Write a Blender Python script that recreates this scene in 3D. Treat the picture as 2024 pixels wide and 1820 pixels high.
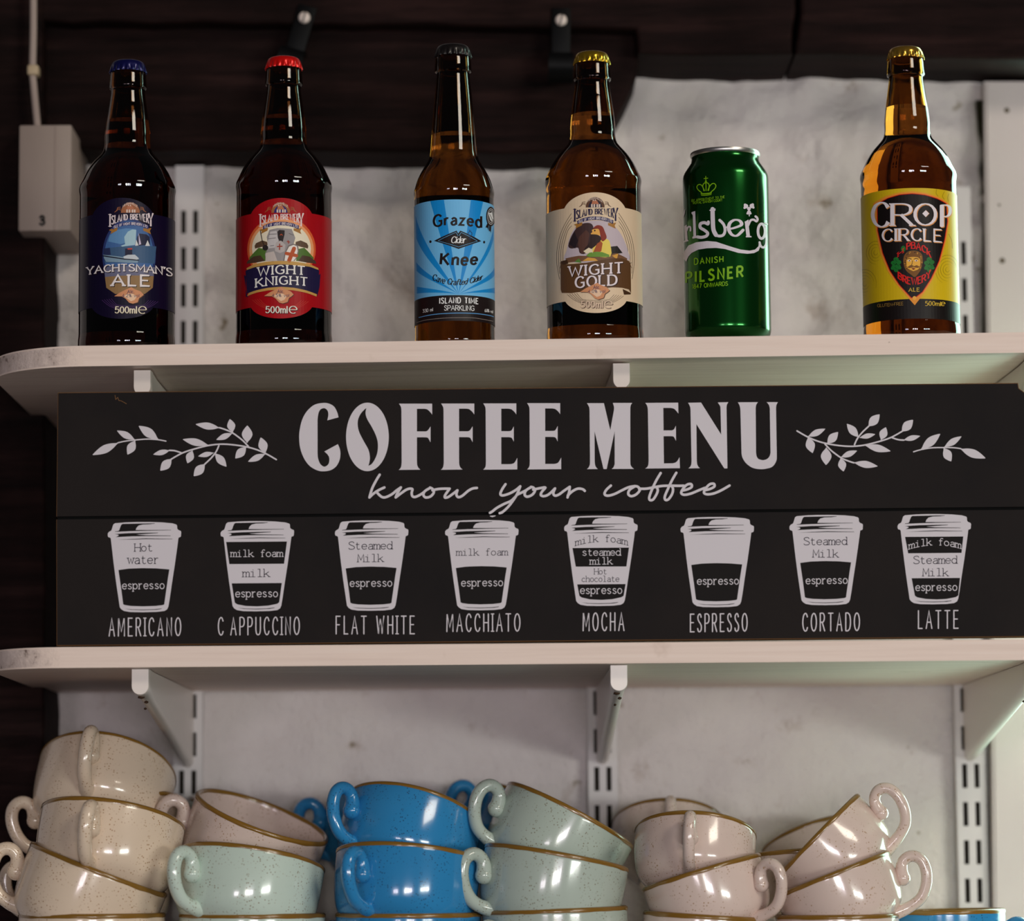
import bpy, bmesh, math, random
from mathutils import Vector, Matrix, noise
from mathutils.geometry import tessellate_polygon
for o in list(bpy.data.objects):
    bpy.data.objects.remove(o)
SC = bpy.context.scene
COL = SC.collection
random.seed(4)

# ------------------------------------------------------------------ camera
W, H, F = 2024, 1820, 6500.0
EYE = Vector((0.0, -2.43, 1.30))
yc = Vector((-44, -795, -F)).normalized()
xc = Vector((1, .0077, -.0077)); xc = (xc - yc * xc.dot(yc)).normalized()
zc = xc.cross(yc)
ROT = Matrix((xc, yc, zc))          # camera space -> world space
cam_d = bpy.data.cameras.new('camera')
cam = bpy.data.objects.new('camera', cam_d); COL.objects.link(cam)
cam.matrix_world = Matrix.Translation(EYE) @ ROT.to_4x4()
cam_d.sensor_fit = 'HORIZONTAL'; cam_d.sensor_width = 36.0
cam_d.lens = F / W * 36.0
cam_d.clip_start = .05; cam_d.clip_end = 100
cam_d.dof.use_dof = True
cam_d.dof.focus_distance = 2.50
cam_d.dof.aperture_fstop = 3.4
SC.camera = cam

# ------------------------------------------------------------------ colour management
SC.view_settings.view_transform = 'Standard'
SC.view_settings.look = 'None'
SC.view_settings.gamma = 1.0
SC.view_settings.use_curve_mapping = False
SC.view_settings.exposure = 0.12
SC.cycles.use_denoising = True
SC.cycles.max_bounces = 10
SC.cycles.transmission_bounces = 8
SC.cycles.caustics_reflective = False
SC.cycles.caustics_refractive = False
SC.cycles.sample_clamp_indirect = 4.0

# ------------------------------------------------------------------ light
wd = bpy.data.worlds.new('room_light'); SC.world = wd; wd.use_nodes = True
wd.node_tree.nodes['Background'].inputs[0].default_value = (.9, .86, .9, 1)
wd.node_tree.nodes['Background'].inputs[1].default_value = .035

def area(name, loc, aim, sx, sy, power, col, spread=180):
    l = bpy.data.lights.new(name, 'AREA'); l.shape = 'RECTANGLE'
    l.size = sx; l.size_y = sy; l.energy = power; l.color = col
    l.spread = math.radians(spread)
    o = bpy.data.objects.new(name, l); COL.objects.link(o)
    o.location = loc
    d = Vector(aim) - Vector(loc)
    o.rotation_euler = d.to_track_quat('-Z', 'Y').to_euler()
    return o
# daylight in the panes of the windows across the room (behind the camera)
PANES = [(-1.45, 1.30, .24, .34, (1.0, .88, .98), .9), (-1.12, 1.30, .24, .34, (1.0, .90, .96), 1.0),
         (.05, 1.32, .26, .38, (1.0, .97, .90), 2.2), (.40, 1.32, .22, .38, (.98, .92, 1.0), 1.7), (.72, 1.32, .22, .38, (1.0, .90, .98), 1.3),
         (2.20, 1.34, .20, .34, (.92, 1.0, .90), 2.7), (2.52, 1.34, .20, .34, (1.0, .98, .94), 2.5), (2.84, 1.34, .20, .34, (.90, 1.0, .88), 2.3), (3.16, 1.34, .2, .34, (1.0, .97, .93), 2.3), (3.48, 1.34, .2, .34, (.95, .98, .93), 1.8)]
WIN_Y = -4.6
for (x, z, w, h, c, k) in PANES:
    area('window_daylight', (x, WIN_Y, z), (x * .55, 0, 1.55), w, h, 30 * w * h * 3.1416 * k, c)
# a roof window high up to the right
area('roof_light', (3.9, -5.0, 4.7), (.05, .1, 1.55), 2.0, 1.1, 105, (1.0, .90, .76))
# green garden daylight of the window in the back wall, just past the right end of the shelves
area('garden_daylight', (.68, .35, 1.60), (.68, -2, 1.60), .38, 1.25, 12, (.62, 1.0, .82))

# ------------------------------------------------------------------ helpers
def ray(px, py):
    return ROT @ Vector(((px - W / 2) / F, -(py - H / 2) / F, -1))
def at(px, py, Y):
    d = ray(px, py); return EYE + d * ((Y - EYE.y) / d.y)
def lin(c):
    c = c / 255.0
    return c / 12.92 if c <= .04045 else ((c + .055) / 1.055) ** 2.4
def rgb(r, g, b): return (lin(r), lin(g), lin(b), 1)
_m = {}
def principled(name, color, rough=.5, spec=.5, metal=0.0, coat=0.0):
    if name in _m: return _m[name]
    m = bpy.data.materials.new(name); m.use_nodes = True
    b = m.node_tree.nodes['Principled BSDF']
    b.inputs['Base Color'].default_value = color
    b.inputs['Roughness'].default_value = rough
    b.inputs['Specular IOR Level'].default_value = spec
    b.inputs['Metallic'].default_value = metal
    b.inputs['Coat Weight'].default_value = coat
    b.inputs['Coat Roughness'].default_value = .05
    _m[name] = m
    return m
INK_K = 1.9
def ink(r, g, b, rough=.38, metal=0.0):
    k = 'ink_%d_%d_%d_%d_%d' % (r, g, b, rough * 100, metal * 100)
    c = rgb(r, g, b)
    return principled(k, (min(c[0] * INK_K, .86), min(c[1] * INK_K, .86), min(c[2] * INK_K, .86), 1), rough, .22, metal)

class NT:
    def __init__(s, m): s.m = m; s.t = m.node_tree; s.b = s.t.nodes['Principled BSDF']
    def n(s, kind, **kw):
        x = s.t.nodes.new(kind)
        for k, v in kw.items(): setattr(x, k, v)
        return x
    def l(s, a, b): s.t.links.new(a, b)
    def coords(s, scale=(1, 1, 1), out='Object'):
        tc = s.n('ShaderNodeTexCoord'); mp = s.n('ShaderNodeMapping'); mp.inputs['Scale'].default_value = scale
        s.l(tc.outputs[out], mp.inputs['Vector']); return mp.outputs[0]
    def noise(s, vec, scale, detail=4, rough=.6):
        x = s.n('ShaderNodeTexNoise'); x.inputs['Scale'].default_value = scale
        x.inputs['Detail'].default_value = detail; x.inputs['Roughness'].default_value = rough
        s.l(vec, x.inputs['Vector']); return x.outputs['Fac']
    def ramp(s, fac, stops):
        r = s.n('ShaderNodeValToRGB'); e = r.color_ramp.elements
        while len(e) < len(stops): e.new(.5)
        for i, (p, c) in enumerate(stops): e[i].position = p; e[i].color = c
        s.l(fac, r.inputs[0]); return r.outputs[0]
    def mix(s, fac, a, b, mode='MIX'):
        x = s.n('ShaderNodeMix', data_type='RGBA', blend_type=mode)
        for inp, v in ((x.inputs[0], fac), (x.inputs[6], a), (x.inputs[7], b)):
            if hasattr(v, 'is_linked'): s.l(v, inp)
            else: inp.default_value = v
        return x.outputs[2]
    def bump(s, h, strength, dist):
        x = s.n('ShaderNodeBump'); x.inputs['Strength'].default_value = strength; x.inputs['Distance'].default_value = dist
        s.l(h, x.inputs['Height']); s.l(x.outputs[0], s.b.inputs['Normal'])
    def color(s, c): s.l(c, s.b.inputs['Base Color'])

def link(name, me, mats, parent=None, smooth=None):
    o = bpy.data.objects.new(name, me); COL.objects.link(o)
    for m in (mats if isinstance(mats, (list, tuple)) else [mats]): me.materials.append(m)
    if smooth is not None:
        for p in me.polygons: p.use_smooth = True
        try: me.set_sharp_from_angle(angle=math.radians(smooth))
        except Exception: pass
    if parent: o.parent = parent
    return o
def mesh_from(verts, faces, name='m', mi=None):
    me = bpy.data.meshes.new(name); me.from_pydata([tuple(v) for v in verts], [], faces)
    if mi: me.polygons.foreach_set('material_index', mi)
    me.update(); return me
def bm_mesh(bm, name='m'):
    me = bpy.data.meshes.new(name); bmesh.ops.recalc_face_normals(bm, faces=bm.faces[:]); bm.to_mesh(me); bm.free(); return me
def thing(name, loc, label, cat, group=None):
    o = bpy.data.objects.new(name, None); COL.objects.link(o); o.location = loc; o.empty_display_size = .02
    return tag(o, label, cat, group)
def tag(o, label, cat, group=None):
    o['label'] = label; o['category'] = cat
    if group: o['group'] = group
    return o
def structure(o): o['kind'] = 'structure'; return o
def lathe(prof, n=72, mod=None, cap0=True, cap1=True):
    vs, fs = [], []
    for (r, z) in prof:
        for k in range(n):
            a = 2 * math.pi * k / n
            rr = r + (mod(r, z, a) if mod else 0)
            vs.append((rr * math.cos(a), rr * math.sin(a), z))
    for i in range(len(prof) - 1):
        for k in range(n):
            k2 = (k + 1) % n
            fs.append((i * n + k, i * n + k2, (i + 1) * n + k2, (i + 1) * n + k))
    if cap0: fs.append(tuple(range(n))[::-1])
    if cap1: fs.append(tuple((len(prof) - 1) * n + k for k in range(n)))
    return vs, fs
def box_bm(bm, c, s, bevel=0.0, seg=2, rot=None):
    r = bmesh.ops.create_cube(bm, size=1.0)
    vs = r['verts']
    for v in vs: v.co = Vector((v.co.x * s[0], v.co.y * s[1], v.co.z * s[2]))
    if bevel:
        es = list({e for v in vs for e in v.link_edges})
        g = bmesh.ops.bevel(bm, geom=es, offset=bevel, segments=seg, affect='EDGES', profile=.5)
        vs = list({v for f in g['faces'] for v in f.verts} | {v for v in vs if v.is_valid})
    for v in vs:
        if rot: v.co = rot @ v.co
        v.co += Vector(c)
    return vs
def catmull(P, n=6, closed=False):
    P = [Vector(p) for p in P]; out = []; N = len(P)
    if N < 3: return P
    for i in range(N if closed else N - 1):
        if closed: p0, p1, p2, p3 = P[i - 1], P[i], P[(i + 1) % N], P[(i + 2) % N]
        else: p0, p1, p2, p3 = P[max(i - 1, 0)], P[i], P[i + 1], P[min(i + 2, N - 1)]
        for k in range(n):
            t = k / n
            out.append(.5 * ((2 * p1) + (p2 - p0) * t + (2 * p0 - 5 * p1 + 4 * p2 - p3) * t * t + (3 * p1 - p0 - 3 * p2 + p3) * t ** 3))
    if not closed: out.append(P[-1])
    return out
def sweep(path, rad, n=12, flat=1.0, up=Vector((0, 1, 0)), caps=True):
    vs, fs = [], []; N = len(path)
    for i, p in enumerate(path):
        t = (path[min(i + 1, N - 1)] - path[max(i - 1, 0)]).normalized()
        b = up; a = t.cross(b).normalized()
        r = rad[i] if isinstance(rad, list) else rad
        for k in range(n):
            th = 2 * math.pi * k / n
            vs.append(p + a * (r * math.cos(th)) + b * (r * flat * math.sin(th)))
    for i in range(N - 1):
        for k in range(n):
            k2 = (k + 1) % n
            fs.append((i * n + k, i * n + k2, (i + 1) * n + k2, (i + 1) * n + k))
    if caps: fs += [tuple(range(n))[::-1], tuple((N - 1) * n + k for k in range(n))]
    return vs, fs

# ------------------------------------------------------------------ lettering (pen strokes) and flat print
def ell(cx, cy, rx, ry, n=20): return [(cx + rx * math.cos(2 * math.pi * k / n + 1.57), cy + ry * math.sin(2 * math.pi * k / n + 1.57)) for k in range(n)]
X = .66
OV = ('e', [(.22, .33, .22, .33)])
G = {
 'A': (.7, [('l', [(0, 0), (.35, 1), (.7, 0)]), ('l', [(.13, .35), (.57, .35)])]),
 'B': (.6, [('l', [(0, 0), (0, 1)]), ('s', [(0, 1), (.35, 1), (.52, .88), (.5, .65), (.3, .54), (0, .53)]), ('s', [(0, .53), (.35, .53), (.6, .4), (.57, .12), (.35, 0), (0, 0)])]),
 'C': (.63, [('s', [(.62, .8), (.5, .96), (.32, 1), (.1, .85), (0, .5), (.1, .15), (.32, 0), (.52, .05), (.63, .2)])]),
 'D': (.64, [('l', [(0, 0), (0, 1)]), ('s', [(0, 1), (.3, 1), (.55, .85), (.64, .5), (.55, .15), (.3, 0), (0, 0)])]),
 'E': (.52, [('l', [(.5, 1), (0, 1), (0, 0), (.52, 0)]), ('l', [(0, .52), (.42, .52)])]),
 'F': (.5, [('l', [(.5, 1), (0, 1), (0, 0)]), ('l', [(0, .52), (.4, .52)])]),
 'G': (.66, [('s', [(.62, .82), (.5, .97), (.33, 1), (.1, .85), (0, .5), (.1, .15), (.33, 0), (.5, .03), (.64, .12)]), ('l', [(.64, .1), (.64, .45), (.4, .45)])]),
 'H': (.6, [('l', [(0, 0), (0, 1)]), ('l', [(.6, 0), (.6, 1)]), ('l', [(0, .5), (.6, .5)])]),
 'I': (.06, [('l', [(.03, 0), (.03, 1)])]),
 'K': (.6, [('l', [(0, 0), (0, 1)]), ('l', [(.56, 1), (0, .4)]), ('l', [(.18, .56), (.6, 0)])]),
 'L': (.45, [('l', [(0, 1), (0, 0), (.45, 0)])]),
 'M': (.8, [('l', [(0, 0), (.04, 1), (.4, .25), (.76, 1), (.8, 0)])]),
 'N': (.6, [('l', [(0, 0), (0, 1), (.6, 0), (.6, 1)])]),
 'O': (.7, [('e', [(.35, .5, .35, .5)])]),
 'P': (.55, [('l', [(0, 0), (0, 1)]), ('s', [(0, 1), (.35, 1), (.55, .88), (.55, .62), (.35, .48), (0, .48)])]),
 'R': (.6, [('l', [(0, 0), (0, 1)]), ('s', [(0, 1), (.35, 1), (.53, .88), (.53, .64), (.35, .5), (0, .5)]), ('l', [(.26, .5), (.6, 0)])]),
 'S': (.52, [('s', [(.48, .82), (.4, .96), (.25, 1), (.06, .9), (.04, .72), (.2, .56), (.4, .44), (.52, .27), (.45, .07), (.25, 0), (.08, .04), (0, .18)])]),
 'T': (.6, [('l', [(0, 1), (.6, 1)]), ('l', [(.3, 1), (.3, 0)])]),
 'U': (.6, [('s', [(0, 1), (0, .6), (0, .3), (.09, .07), (.3, 0), (.51, .07), (.6, .3), (.6, .6), (.6, 1)])]),
 'W': (.9, [('l', [(0, 1), (.22, 0), (.45, .85), (.68, 0), (.9, 1)])]),
 'Y': (.6, [('l', [(0, 1), (.3, .45), (.6, 1)]), ('l', [(.3, .45), (.3, 0)])]),
 'a': (.42, [('s', [(.04, .53), (.2, X), (.36, .58), (.4, .4), (.4, .2), (.4, 0)]), ('s', [(.4, .38), (.2, .36), (.02, .22), (.08, .02), (.25, 0), (.4, .14)])]),
 'b': (.44, [('l', [(0, 1), (0, 0)]), OV]),
 'c': (.42, [('s', [(.4, .52), (.25, X), (.05, .52), (0, .33), (.06, .1), (.24, 0), (.42, .12)])]),
 'd': (.44, [('l', [(.44, 1), (.44, 0)]), OV]),
 'e': (.43, [('s', [(.01, .35), (.2, .35), (.43, .35), (.38, .58), (.22, X), (.04, .54), (0, .33), (.06, .1), (.24, 0), (.42, .12)])]),
 'f': (.34, [('s', [(.4, .92), (.3, 1), (.18, .95), (.14, .8), (.14, .4), (.14, 0)]), ('l', [(0, .64), (.32, .64)])]),
 'g': (.44, [('e', [(.22, .35, .22, .31)]), ('s', [(.44, X), (.44, .3), (.44, 0), (.38, -.22), (.2, -.3), (.03, -.2)])]),
 'h': (.4, [('l', [(0, 1), (0, 0)]), ('s', [(0, .45), (.1, .6), (.24, X), (.38, .58), (.4, .4), (.4, 0)])]),
 'i': (.06, [('l', [(.03, X), (.03, 0)]), ('d', [(.03, .9)])]),
 'k': (.42, [('l', [(0, 1), (0, 0)]), ('l', [(.38, X), (0, .25)]), ('l', [(.14, .38), (.42, 0)])]),
 'l': (.06, [('l', [(.03, 1), (.03, 0)])]),
 'm': (.62, [('l', [(0, X), (0, 0)]), ('s', [(0, .45), (.1, .62), (.22, .64), (.31, .5), (.31, .25), (.31, 0)]), ('s', [(.31, .45), (.41, .62), (.53, .64), (.62, .5), (.62, .25), (.62, 0)])]),
 'n': (.4, [('l', [(0, X), (0, 0)]), ('s', [(0, .45), (.1, .6), (.24, X), (.38, .58), (.4, .4), (.4, 0)])]),
 'o': (.44, [OV]),
 'p': (.44, [('l', [(0, X), (0, -.3)]), OV]),
 'r': (.29, [('l', [(0, X), (0, 0)]), ('s', [(0, .4), (.09, .6), (.19, X), (.30, .62)])]),
 's': (.37, [('s', [(.35, .54), (.2, X), (.04, .56), (.1, .4), (.3, .28), (.36, .12), (.2, 0), (0, .11)])]),
 't': (.38, [('s', [(.12, .9), (.12, .5), (.12, .2), (.18, .02), (.3, 0), (.38, .08)]), ('l', [(0, .64), (.32, .64)])]),
 'u': (.4, [('s', [(0, X), (0, .4), (0, .2), (.08, .02), (.2, 0), (.34, .08), (.4, .25)]), ('l', [(.4, X), (.4, 0)])]),
 'v': (.4, [('l', [(0, X), (.2, 0), (.4, X)])]),
 'w': (.64, [('l', [(0, X), (.16, 0), (.32, .6), (.48, 0), (.64, X)])]),
 'z': (.42, [('l', [(0, .64), (.4, .64), (0, 0), (.42, 0)])]),
 '0': (.46, [('e', [(.23, .5, .23, .5)])]),
 '1': (.24, [('l', [(.02, .8), (.2, 1), (.2, 0)])]),
 '2': (.5, [('s', [(.02, .78), (.12, .97), (.3, 1), (.46, .85), (.44, .62), (.2, .28), (0, 0)]), ('l', [(0, 0), (.5, 0)])]),
 '3': (.47, [('s', [(.03, .85), (.2, 1), (.42, .9), (.42, .66), (.18, .54)]), ('s', [(.18, .54), (.45, .42), (.47, .15), (.25, 0), (.02, .12)])]),
 '4': (.52, [('l', [(.38, 0), (.38, 1), (0, .3), (.52, .3)])]),
 '5': (.47, [('l', [(.44, 1), (.08, 1), (.04, .56)]), ('s', [(.04, .56), (.22, .64), (.44, .52), (.47, .25), (.3, .02), (.1, .02), (0, .12)])]),
 '6': (.46, [('s', [(.4, .95), (.2, .85), (.03, .5), (.06, .12), (.25, 0), (.44, .15), (.44, .42), (.26, .58), (.05, .42)])]),
 '7': (.46, [('l', [(0, 1), (.46, 1), (.15, 0)])]),
 '8': (.46, [('e', [(.23, .76, .18, .23)]), ('e', [(.23, .27, .23, .27)])]),
 '%': (.62, [('e', [(.14, .76, .13, .22)]), ('e', [(.48, .24, .13, .22)]), ('l', [(.48, 1), (.14, 0)])]),
 '.': (.08, [('d', [(.04, .04)])]), "'": (.06, [('l', [(.05, 1), (.02, .76)])]), '-': (.3, [('l', [(0, .4), (.3, .4)])]), ' ': (.3, []), '_': (0, []),
}
def quad3(v, t):
    if isinstance(v, (int, float)): return v
    a, m, b = v
    return a * (1 - t) * (1 - 2 * t) + m * 4 * t * (1 - t) + b * t * (2 * t - 1)

class Art:
    """flat print traced in measured coordinates, laid on a surface by mapper(px,py)->(u,v)
    and place(u,v,level)->point"""
    def __init__(s, x0, y0, sc, mapper, place, step=None):
        s.x0, s.y0, s.sc, s.mapper, s.place, s.step = x0, y0, sc, mapper, place, step
        s.v, s.f, s.mi, s.mats = [], [], [], []
    def at(s, x0, y0, sc): s.x0, s.y0, s.sc = x0, y0, sc; return s
    def mat(s, m):
        if m not in s.mats: s.mats.append(m)
        return s.mats.index(m)
    def uv(s, p): return s.mapper(s.x0 + p[0] / s.sc, s.y0 + p[1] / s.sc)
    def faces2d(s, mat, pts, faces, lev, levs=None):
        k = s.mat(mat); s.cnt = getattr(s, 'cnt', 0) + 1
        lev = lev + (s.cnt % 9) * .045      # overlapping strokes never share a plane
        lv = [lev + d for d in levs] if levs else [lev] * len(pts)
        if s.step and len(pts):
            us = [p[0] for p in pts]
            if max(us) - min(us) > s.step * 1.3:
                bm = bmesh.new(); vv = [bm.verts.new((p[0], p[1], q)) for p, q in zip(pts, lv)]
                for f in faces:
                    try: bm.faces.new([vv[i] for i in f])
                    except ValueError: pass
                for j in range(int(min(us) / s.step) - 1, int(max(us) / s.step) + 2):
                    bmesh.ops.bisect_plane(bm, geom=bm.verts[:] + bm.edges[:] + bm.faces[:], plane_co=(j * s.step, 0, 0), plane_no=(1, 0, 0))
                bm.verts.index_update()
                pts = [(v.co.x, v.co.y) for v in bm.verts]; lv = [v.co.z for v in bm.verts]; faces = [[v.index for v in f.verts] for f in bm.faces]; bm.free()
        b = len(s.v)
        s.v += [s.place(p[0], p[1], q) for p, q in zip(pts, lv)]
        for f in faces: s.f.append([b + i for i in f]); s.mi.append(k)
    def poly_uv(s, mat, loops, lev):
        loops = [[Vector((p[0], p[1], 0)) for p in l] for l in loops]
        pts = [p for l in loops for p in l]
        tr = tessellate_polygon(loops)
        fs = []
        for t in tr:
            a, b, c = (pts[i] for i in t)
            if abs((b - a).cross(c - a).z) < 1e-13: continue
            fs.append(t if (b - a).cross(c - a).z > 0 else t[::-1])
        s.faces2d(mat, [(p.x, p.y) for p in pts], fs, lev)
    def poly(s, mat, pts, lev, holes=(), smooth=0, seg=None):
        L = []
        for l in [pts] + list(holes):
            if smooth: l = [(p.x, p.y) for p in catmull([(a, b, 0) for a, b in l], smooth, True)]
            if seg:
                o = []
                for i, p in enumerate(l):
                    q = l[(i + 1) % len(l)]
                    n = max(1, int(math.hypot(q[0] - p[0], q[1] - p[1]) / seg))
                    o += [(p[0] + (q[0] - p[0]) * k / n, p[1] + (q[1] - p[1]) * k / n) for k in range(n)]
                l = o
            L.append([s.uv(p) for p in l])
        s.poly_uv(mat, L, lev)
    def stroke(s, mat, P, w, lev, smooth=0, closed=False, cap=True, wv=None, taper=None):
        if smooth: P = [(p.x, p.y) for p in catmull([(a, b, 0) for a, b in P], smooth, closed)]
        N = len(P)
        if N < 2: return
        side = []; L = 0; acc = [0]
        for i in range(1, N): acc.append(acc[-1] + math.hypot(P[i][0] - P[i - 1][0], P[i][1] - P[i - 1][1]))
        pts, fs = [], []
        for i in range(N):
            a = P[i - 1] if (i or closed) else P[i]; b = P[(i + 1) % N] if (i < N - 1 or closed) else P[i]
            d1 = (P[i][0] - a[0], P[i][1] - a[1]); d2 = (b[0] - P[i][0], b[1] - P[i][1])
            l1 = math.hypot(*d1) or 0; l2 = math.hypot(*d2) or 0
            if l1 == 0: d1, l1 = d2, l2
            if l2 == 0: d2, l2 = d1, l1
            n1 = (-d1[1] / l1, d1[0] / l1); n2 = (-d2[1] / l2, d2[0] / l2)
            m = (n1[0] + n2[0], n1[1] + n2[1]); ml = math.hypot(*m)
            if ml < .25: m = n1; k = 1
            else:
                m = (m[0] / ml, m[1] / ml); k = min(1 / max(m[0] * n1[0] + m[1] * n1[1], .3), 1.9)
            ww = w
            if wv:   # pen with contrast: (vertical stroke width, horizontal stroke width)
                ww = wv[1] + (wv[0] - wv[1]) * abs(m[0]) ** 1.3
            if taper: ww *= taper(acc[i] / (acc[-1] or 1))
            h = ww / 2 * k
            pts += [(P[i][0] + m[0] * h, P[i][1] + m[1] * h), (P[i][0] - m[0] * h, P[i][1] - m[1] * h)]
        for i in range(N if closed else N - 1):
            j = (i + 1) % N
            fs.append((2 * i, 2 * i + 1, 2 * j + 1, 2 * j))
        if cap and not closed:
            for i, o in ((0, 1), (N - 1, N - 2)):
                c = P[i]; d = (c[0] - P[o][0], c[1] - P[o][1]); l = math.hypot(*d) or 1
                d = (d[0] / l, d[1] / l); nn = (-d[1], d[0])
                r = math.hypot(pts[2 * i][0] - c[0], pts[2 * i][1] - c[1])
                b = len(pts)
                for q in range(6):
                    t = math.pi * q / 5 - math.pi / 2
                    pts.append((c[0] + r * (d[0] * math.cos(t) + nn[0] * math.sin(t)), c[1] + r * (d[1] * math.cos(t) + nn[1] * math.sin(t))))
                fs.append(tuple(b + q for q in range(6)))
        U = [s.uv(p) for p in pts]
        out = []
        for f in fs:
            q = [U[i] for i in f]
            ar = sum(q[i - 1][0] * q[i][1] - q[i][0] * q[i - 1][1] for i in range(len(q)))
            out.append(f if ar > 0 else f[::-1])
        lv = [(i // 2) * .006 for i in range(2 * N)]
        lv += [lv[-1] if j >= 6 else 0 for j in range(len(pts) - 2 * N)]
        s.faces2d(mat, U, out, lev, lv)
    def disc(s, mat, c, rx, lev, ry=None, n=20, hole=0):
        e = ell(c[0], c[1], rx, ry or rx, n)
        s.poly(mat, e, lev, [ell(c[0], c[1], rx * hole, (ry or rx) * hole, n)] if hole else ())
    def text(s, mat, txt, x0, x1, bot, top, pen, lev, serif=0, wv=None, gap=.2, cap=True, mono=0, iser=0, slant=0, flare=0):
        """pen: stroke width as a fraction of letter height"""
        wid = 0; items = []
        for ch in txt:
            w, st = G[ch]
            if mono:
                k = min(1, mono / w) if w else 1
                items.append((ch, wid + (mono - w * k) / 2, k)); wid += mono + gap
            else: items.append((ch, wid, 1)); wid += w + gap
        wid -= gap
        hx = x1 - x0
        def M(p):
            t = p[0] / wid
            b, tp = quad3(bot, t), quad3(top, t)
            hh = tp - b
            # letters stand square to a bowed base line
            return (x0 + hx * t + slant * p[1] * -hh, b + hh * p[1])
        hgt = abs(quad3(top, .5) - quad3(bot, .5)); pw = pen * hgt
        pv = (wv[0] * hgt, wv[1] * hgt) if wv else None
        for ch, ox, kx in items:
            for kind, pts in G[ch][1]:
                if kind == 'e':
                    cx, cy, rx, ry = pts[0]
                    s.stroke(mat, [M((ox + a * kx, b)) for a, b in ell(cx, cy, rx, ry, 18)], pw, lev, 0, True, wv=pv); continue
                if kind == 'd':
                    c = M((ox + pts[0][0], pts[0][1])); s.disc(mat, c, max(pw, (pv or (0,))[0]) * .62, lev, n=10); continue
                q = [(a * kx, b) for a, b in pts]
                if kind == 's': q = [(p.x, p.y) for p in catmull([(a, b, 0) for a, b in q], 5)]
                if flare:
                    s.stroke(mat, [M((ox + a, b)) for a, b in q], pw, lev, 0, False, cap, pv, lambda t: 1 + flare * (max(0, 1 - t / .14) ** 2 + max(0, 1 - (1 - t) / .14) ** 2))
                else: s.stroke(mat, [M((ox + a, b)) for a, b in q], pw, lev, 0, False, cap, pv)
                sv = serif or (iser if ch == 'I' else 0)
                if mono and ch in 'il': sv *= 1.9
                if sv:
                    for e, o in ((q[0], q[1]), (q[-1], q[-2])):
                        dx, dy = e[0] - o[0], e[1] - o[1]
                        if abs(dy) > abs(dx) * 1.2 and min(abs(e[1] - k) for k in (0, 1, X, -.3)) < .02:
                            l, r = sv, sv
                            if e[1] > .5 and ch in 'bdhiklmnpruDBPRFE' and kind == 'l': r = sv * .15
                            if ch in 'u' and e[1] < .1: l = 0
                            s.stroke(mat, [M((ox + e[0] - l, e[1])), M((ox + e[0] + r, e[1]))], (pv[1] if pv else pw * .9), lev, 0, False, cap)
    def build(s, name, parent):
        return link(name, mesh_from(s.v, s.f, name, s.mi), s.mats, parent)

# ------------------------------------------------------------------ materials of the place
def mat_plaster():
    m = principled('whitewashed_stone', (.62, .58, .58, 1), .85, .2)
    t = NT(m); c = t.coords((1, 1, 1))
    n1 = t.noise(c, 5, 6, .65); n2 = t.noise(c, 23, 5, .7); n3 = t.noise(c, 120, 4, .7)
    base = t.ramp(n1, [(.3, (.62, .56, .55, 1)), (.5, (.70, .64, .63, 1)), (.72, (.74, .69, .65, 1))])
    stain = t.ramp(n2, [(.30, (.55, .45, .38, 1)), (.40, (1, 1, 1, 1))])
    col = t.mix(.45, base, stain, 'MULTIPLY')
    spots = t.ramp(t.noise(c, 46, 3, .5), [(.24, (.30, .24, .12, 1)), (.30, (1, 1, 1, 1))])
    t.color(t.mix(.8, col, spots, 'MULTIPLY'))
    mx = t.n('ShaderNodeMath', operation='MULTIPLY_ADD'); t.l(n3, mx.inputs[0]); mx.inputs[1].default_value = .35; t.l(n2, mx.inputs[2])
    t.bump(mx.outputs[0], .85, .007)
    return m
def mat_timber():
    m = principled('dark_old_timber', (.03, .018, .016, 1), .7, .06)
    t = NT(m); c = t.coords((2.0, 20, 26))
    n = t.noise(c, 3, 7, .7); c2 = t.coords((1, 1, 1)); n2 = t.noise(c2, 9, 4, .6)
    col = t.ramp(n, [(.3, (.005, .003, .003, 1)), (.52, (.015, .007, .0066, 1)), (.75, (.034, .0155, .014, 1))])
    patch = t.ramp(n2, [(.35, (.45, .45, .42, 1)), (.62, (1, 1, 1, 1))])
    t.color(t.mix(.8, col, patch, 'MULTIPLY'))
    t.bump(n, .5, .004)
    return m
def mat_shelf():
    m = principled('white_painted_wood', (.72, .62, .56, 1), .5, .35)
    t = NT(m); c = t.coords((2.2, 40, 90))
    n = t.noise(c, 3, 5, .6); c2 = t.coords((1, 1, 1)); n2 = t.noise(c2, 14, 5, .65); n3 = t.noise(c2, 75, 3, .6)
    col = t.ramp(n, [(.3, (.79, .63, .55, 1)), (.55, (.86, .70, .615, 1)), (.8, (.88, .745, .67, 1))])
    scuff = t.ramp(n2, [(.27, (.72, .66, .60, 1)), (.37, (1, 1, 1, 1))])
    col = t.mix(.6, col, scuff, 'MULTIPLY')
    chips = t.ramp(n3, [(.22, (.35, .28, .24, 1)), (.26, (1, 1, 1, 1))])
    t.color(t.mix(.7, col, chips, 'MULTIPLY'))
    t.bump(n, .25, .0012)
    return m
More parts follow.
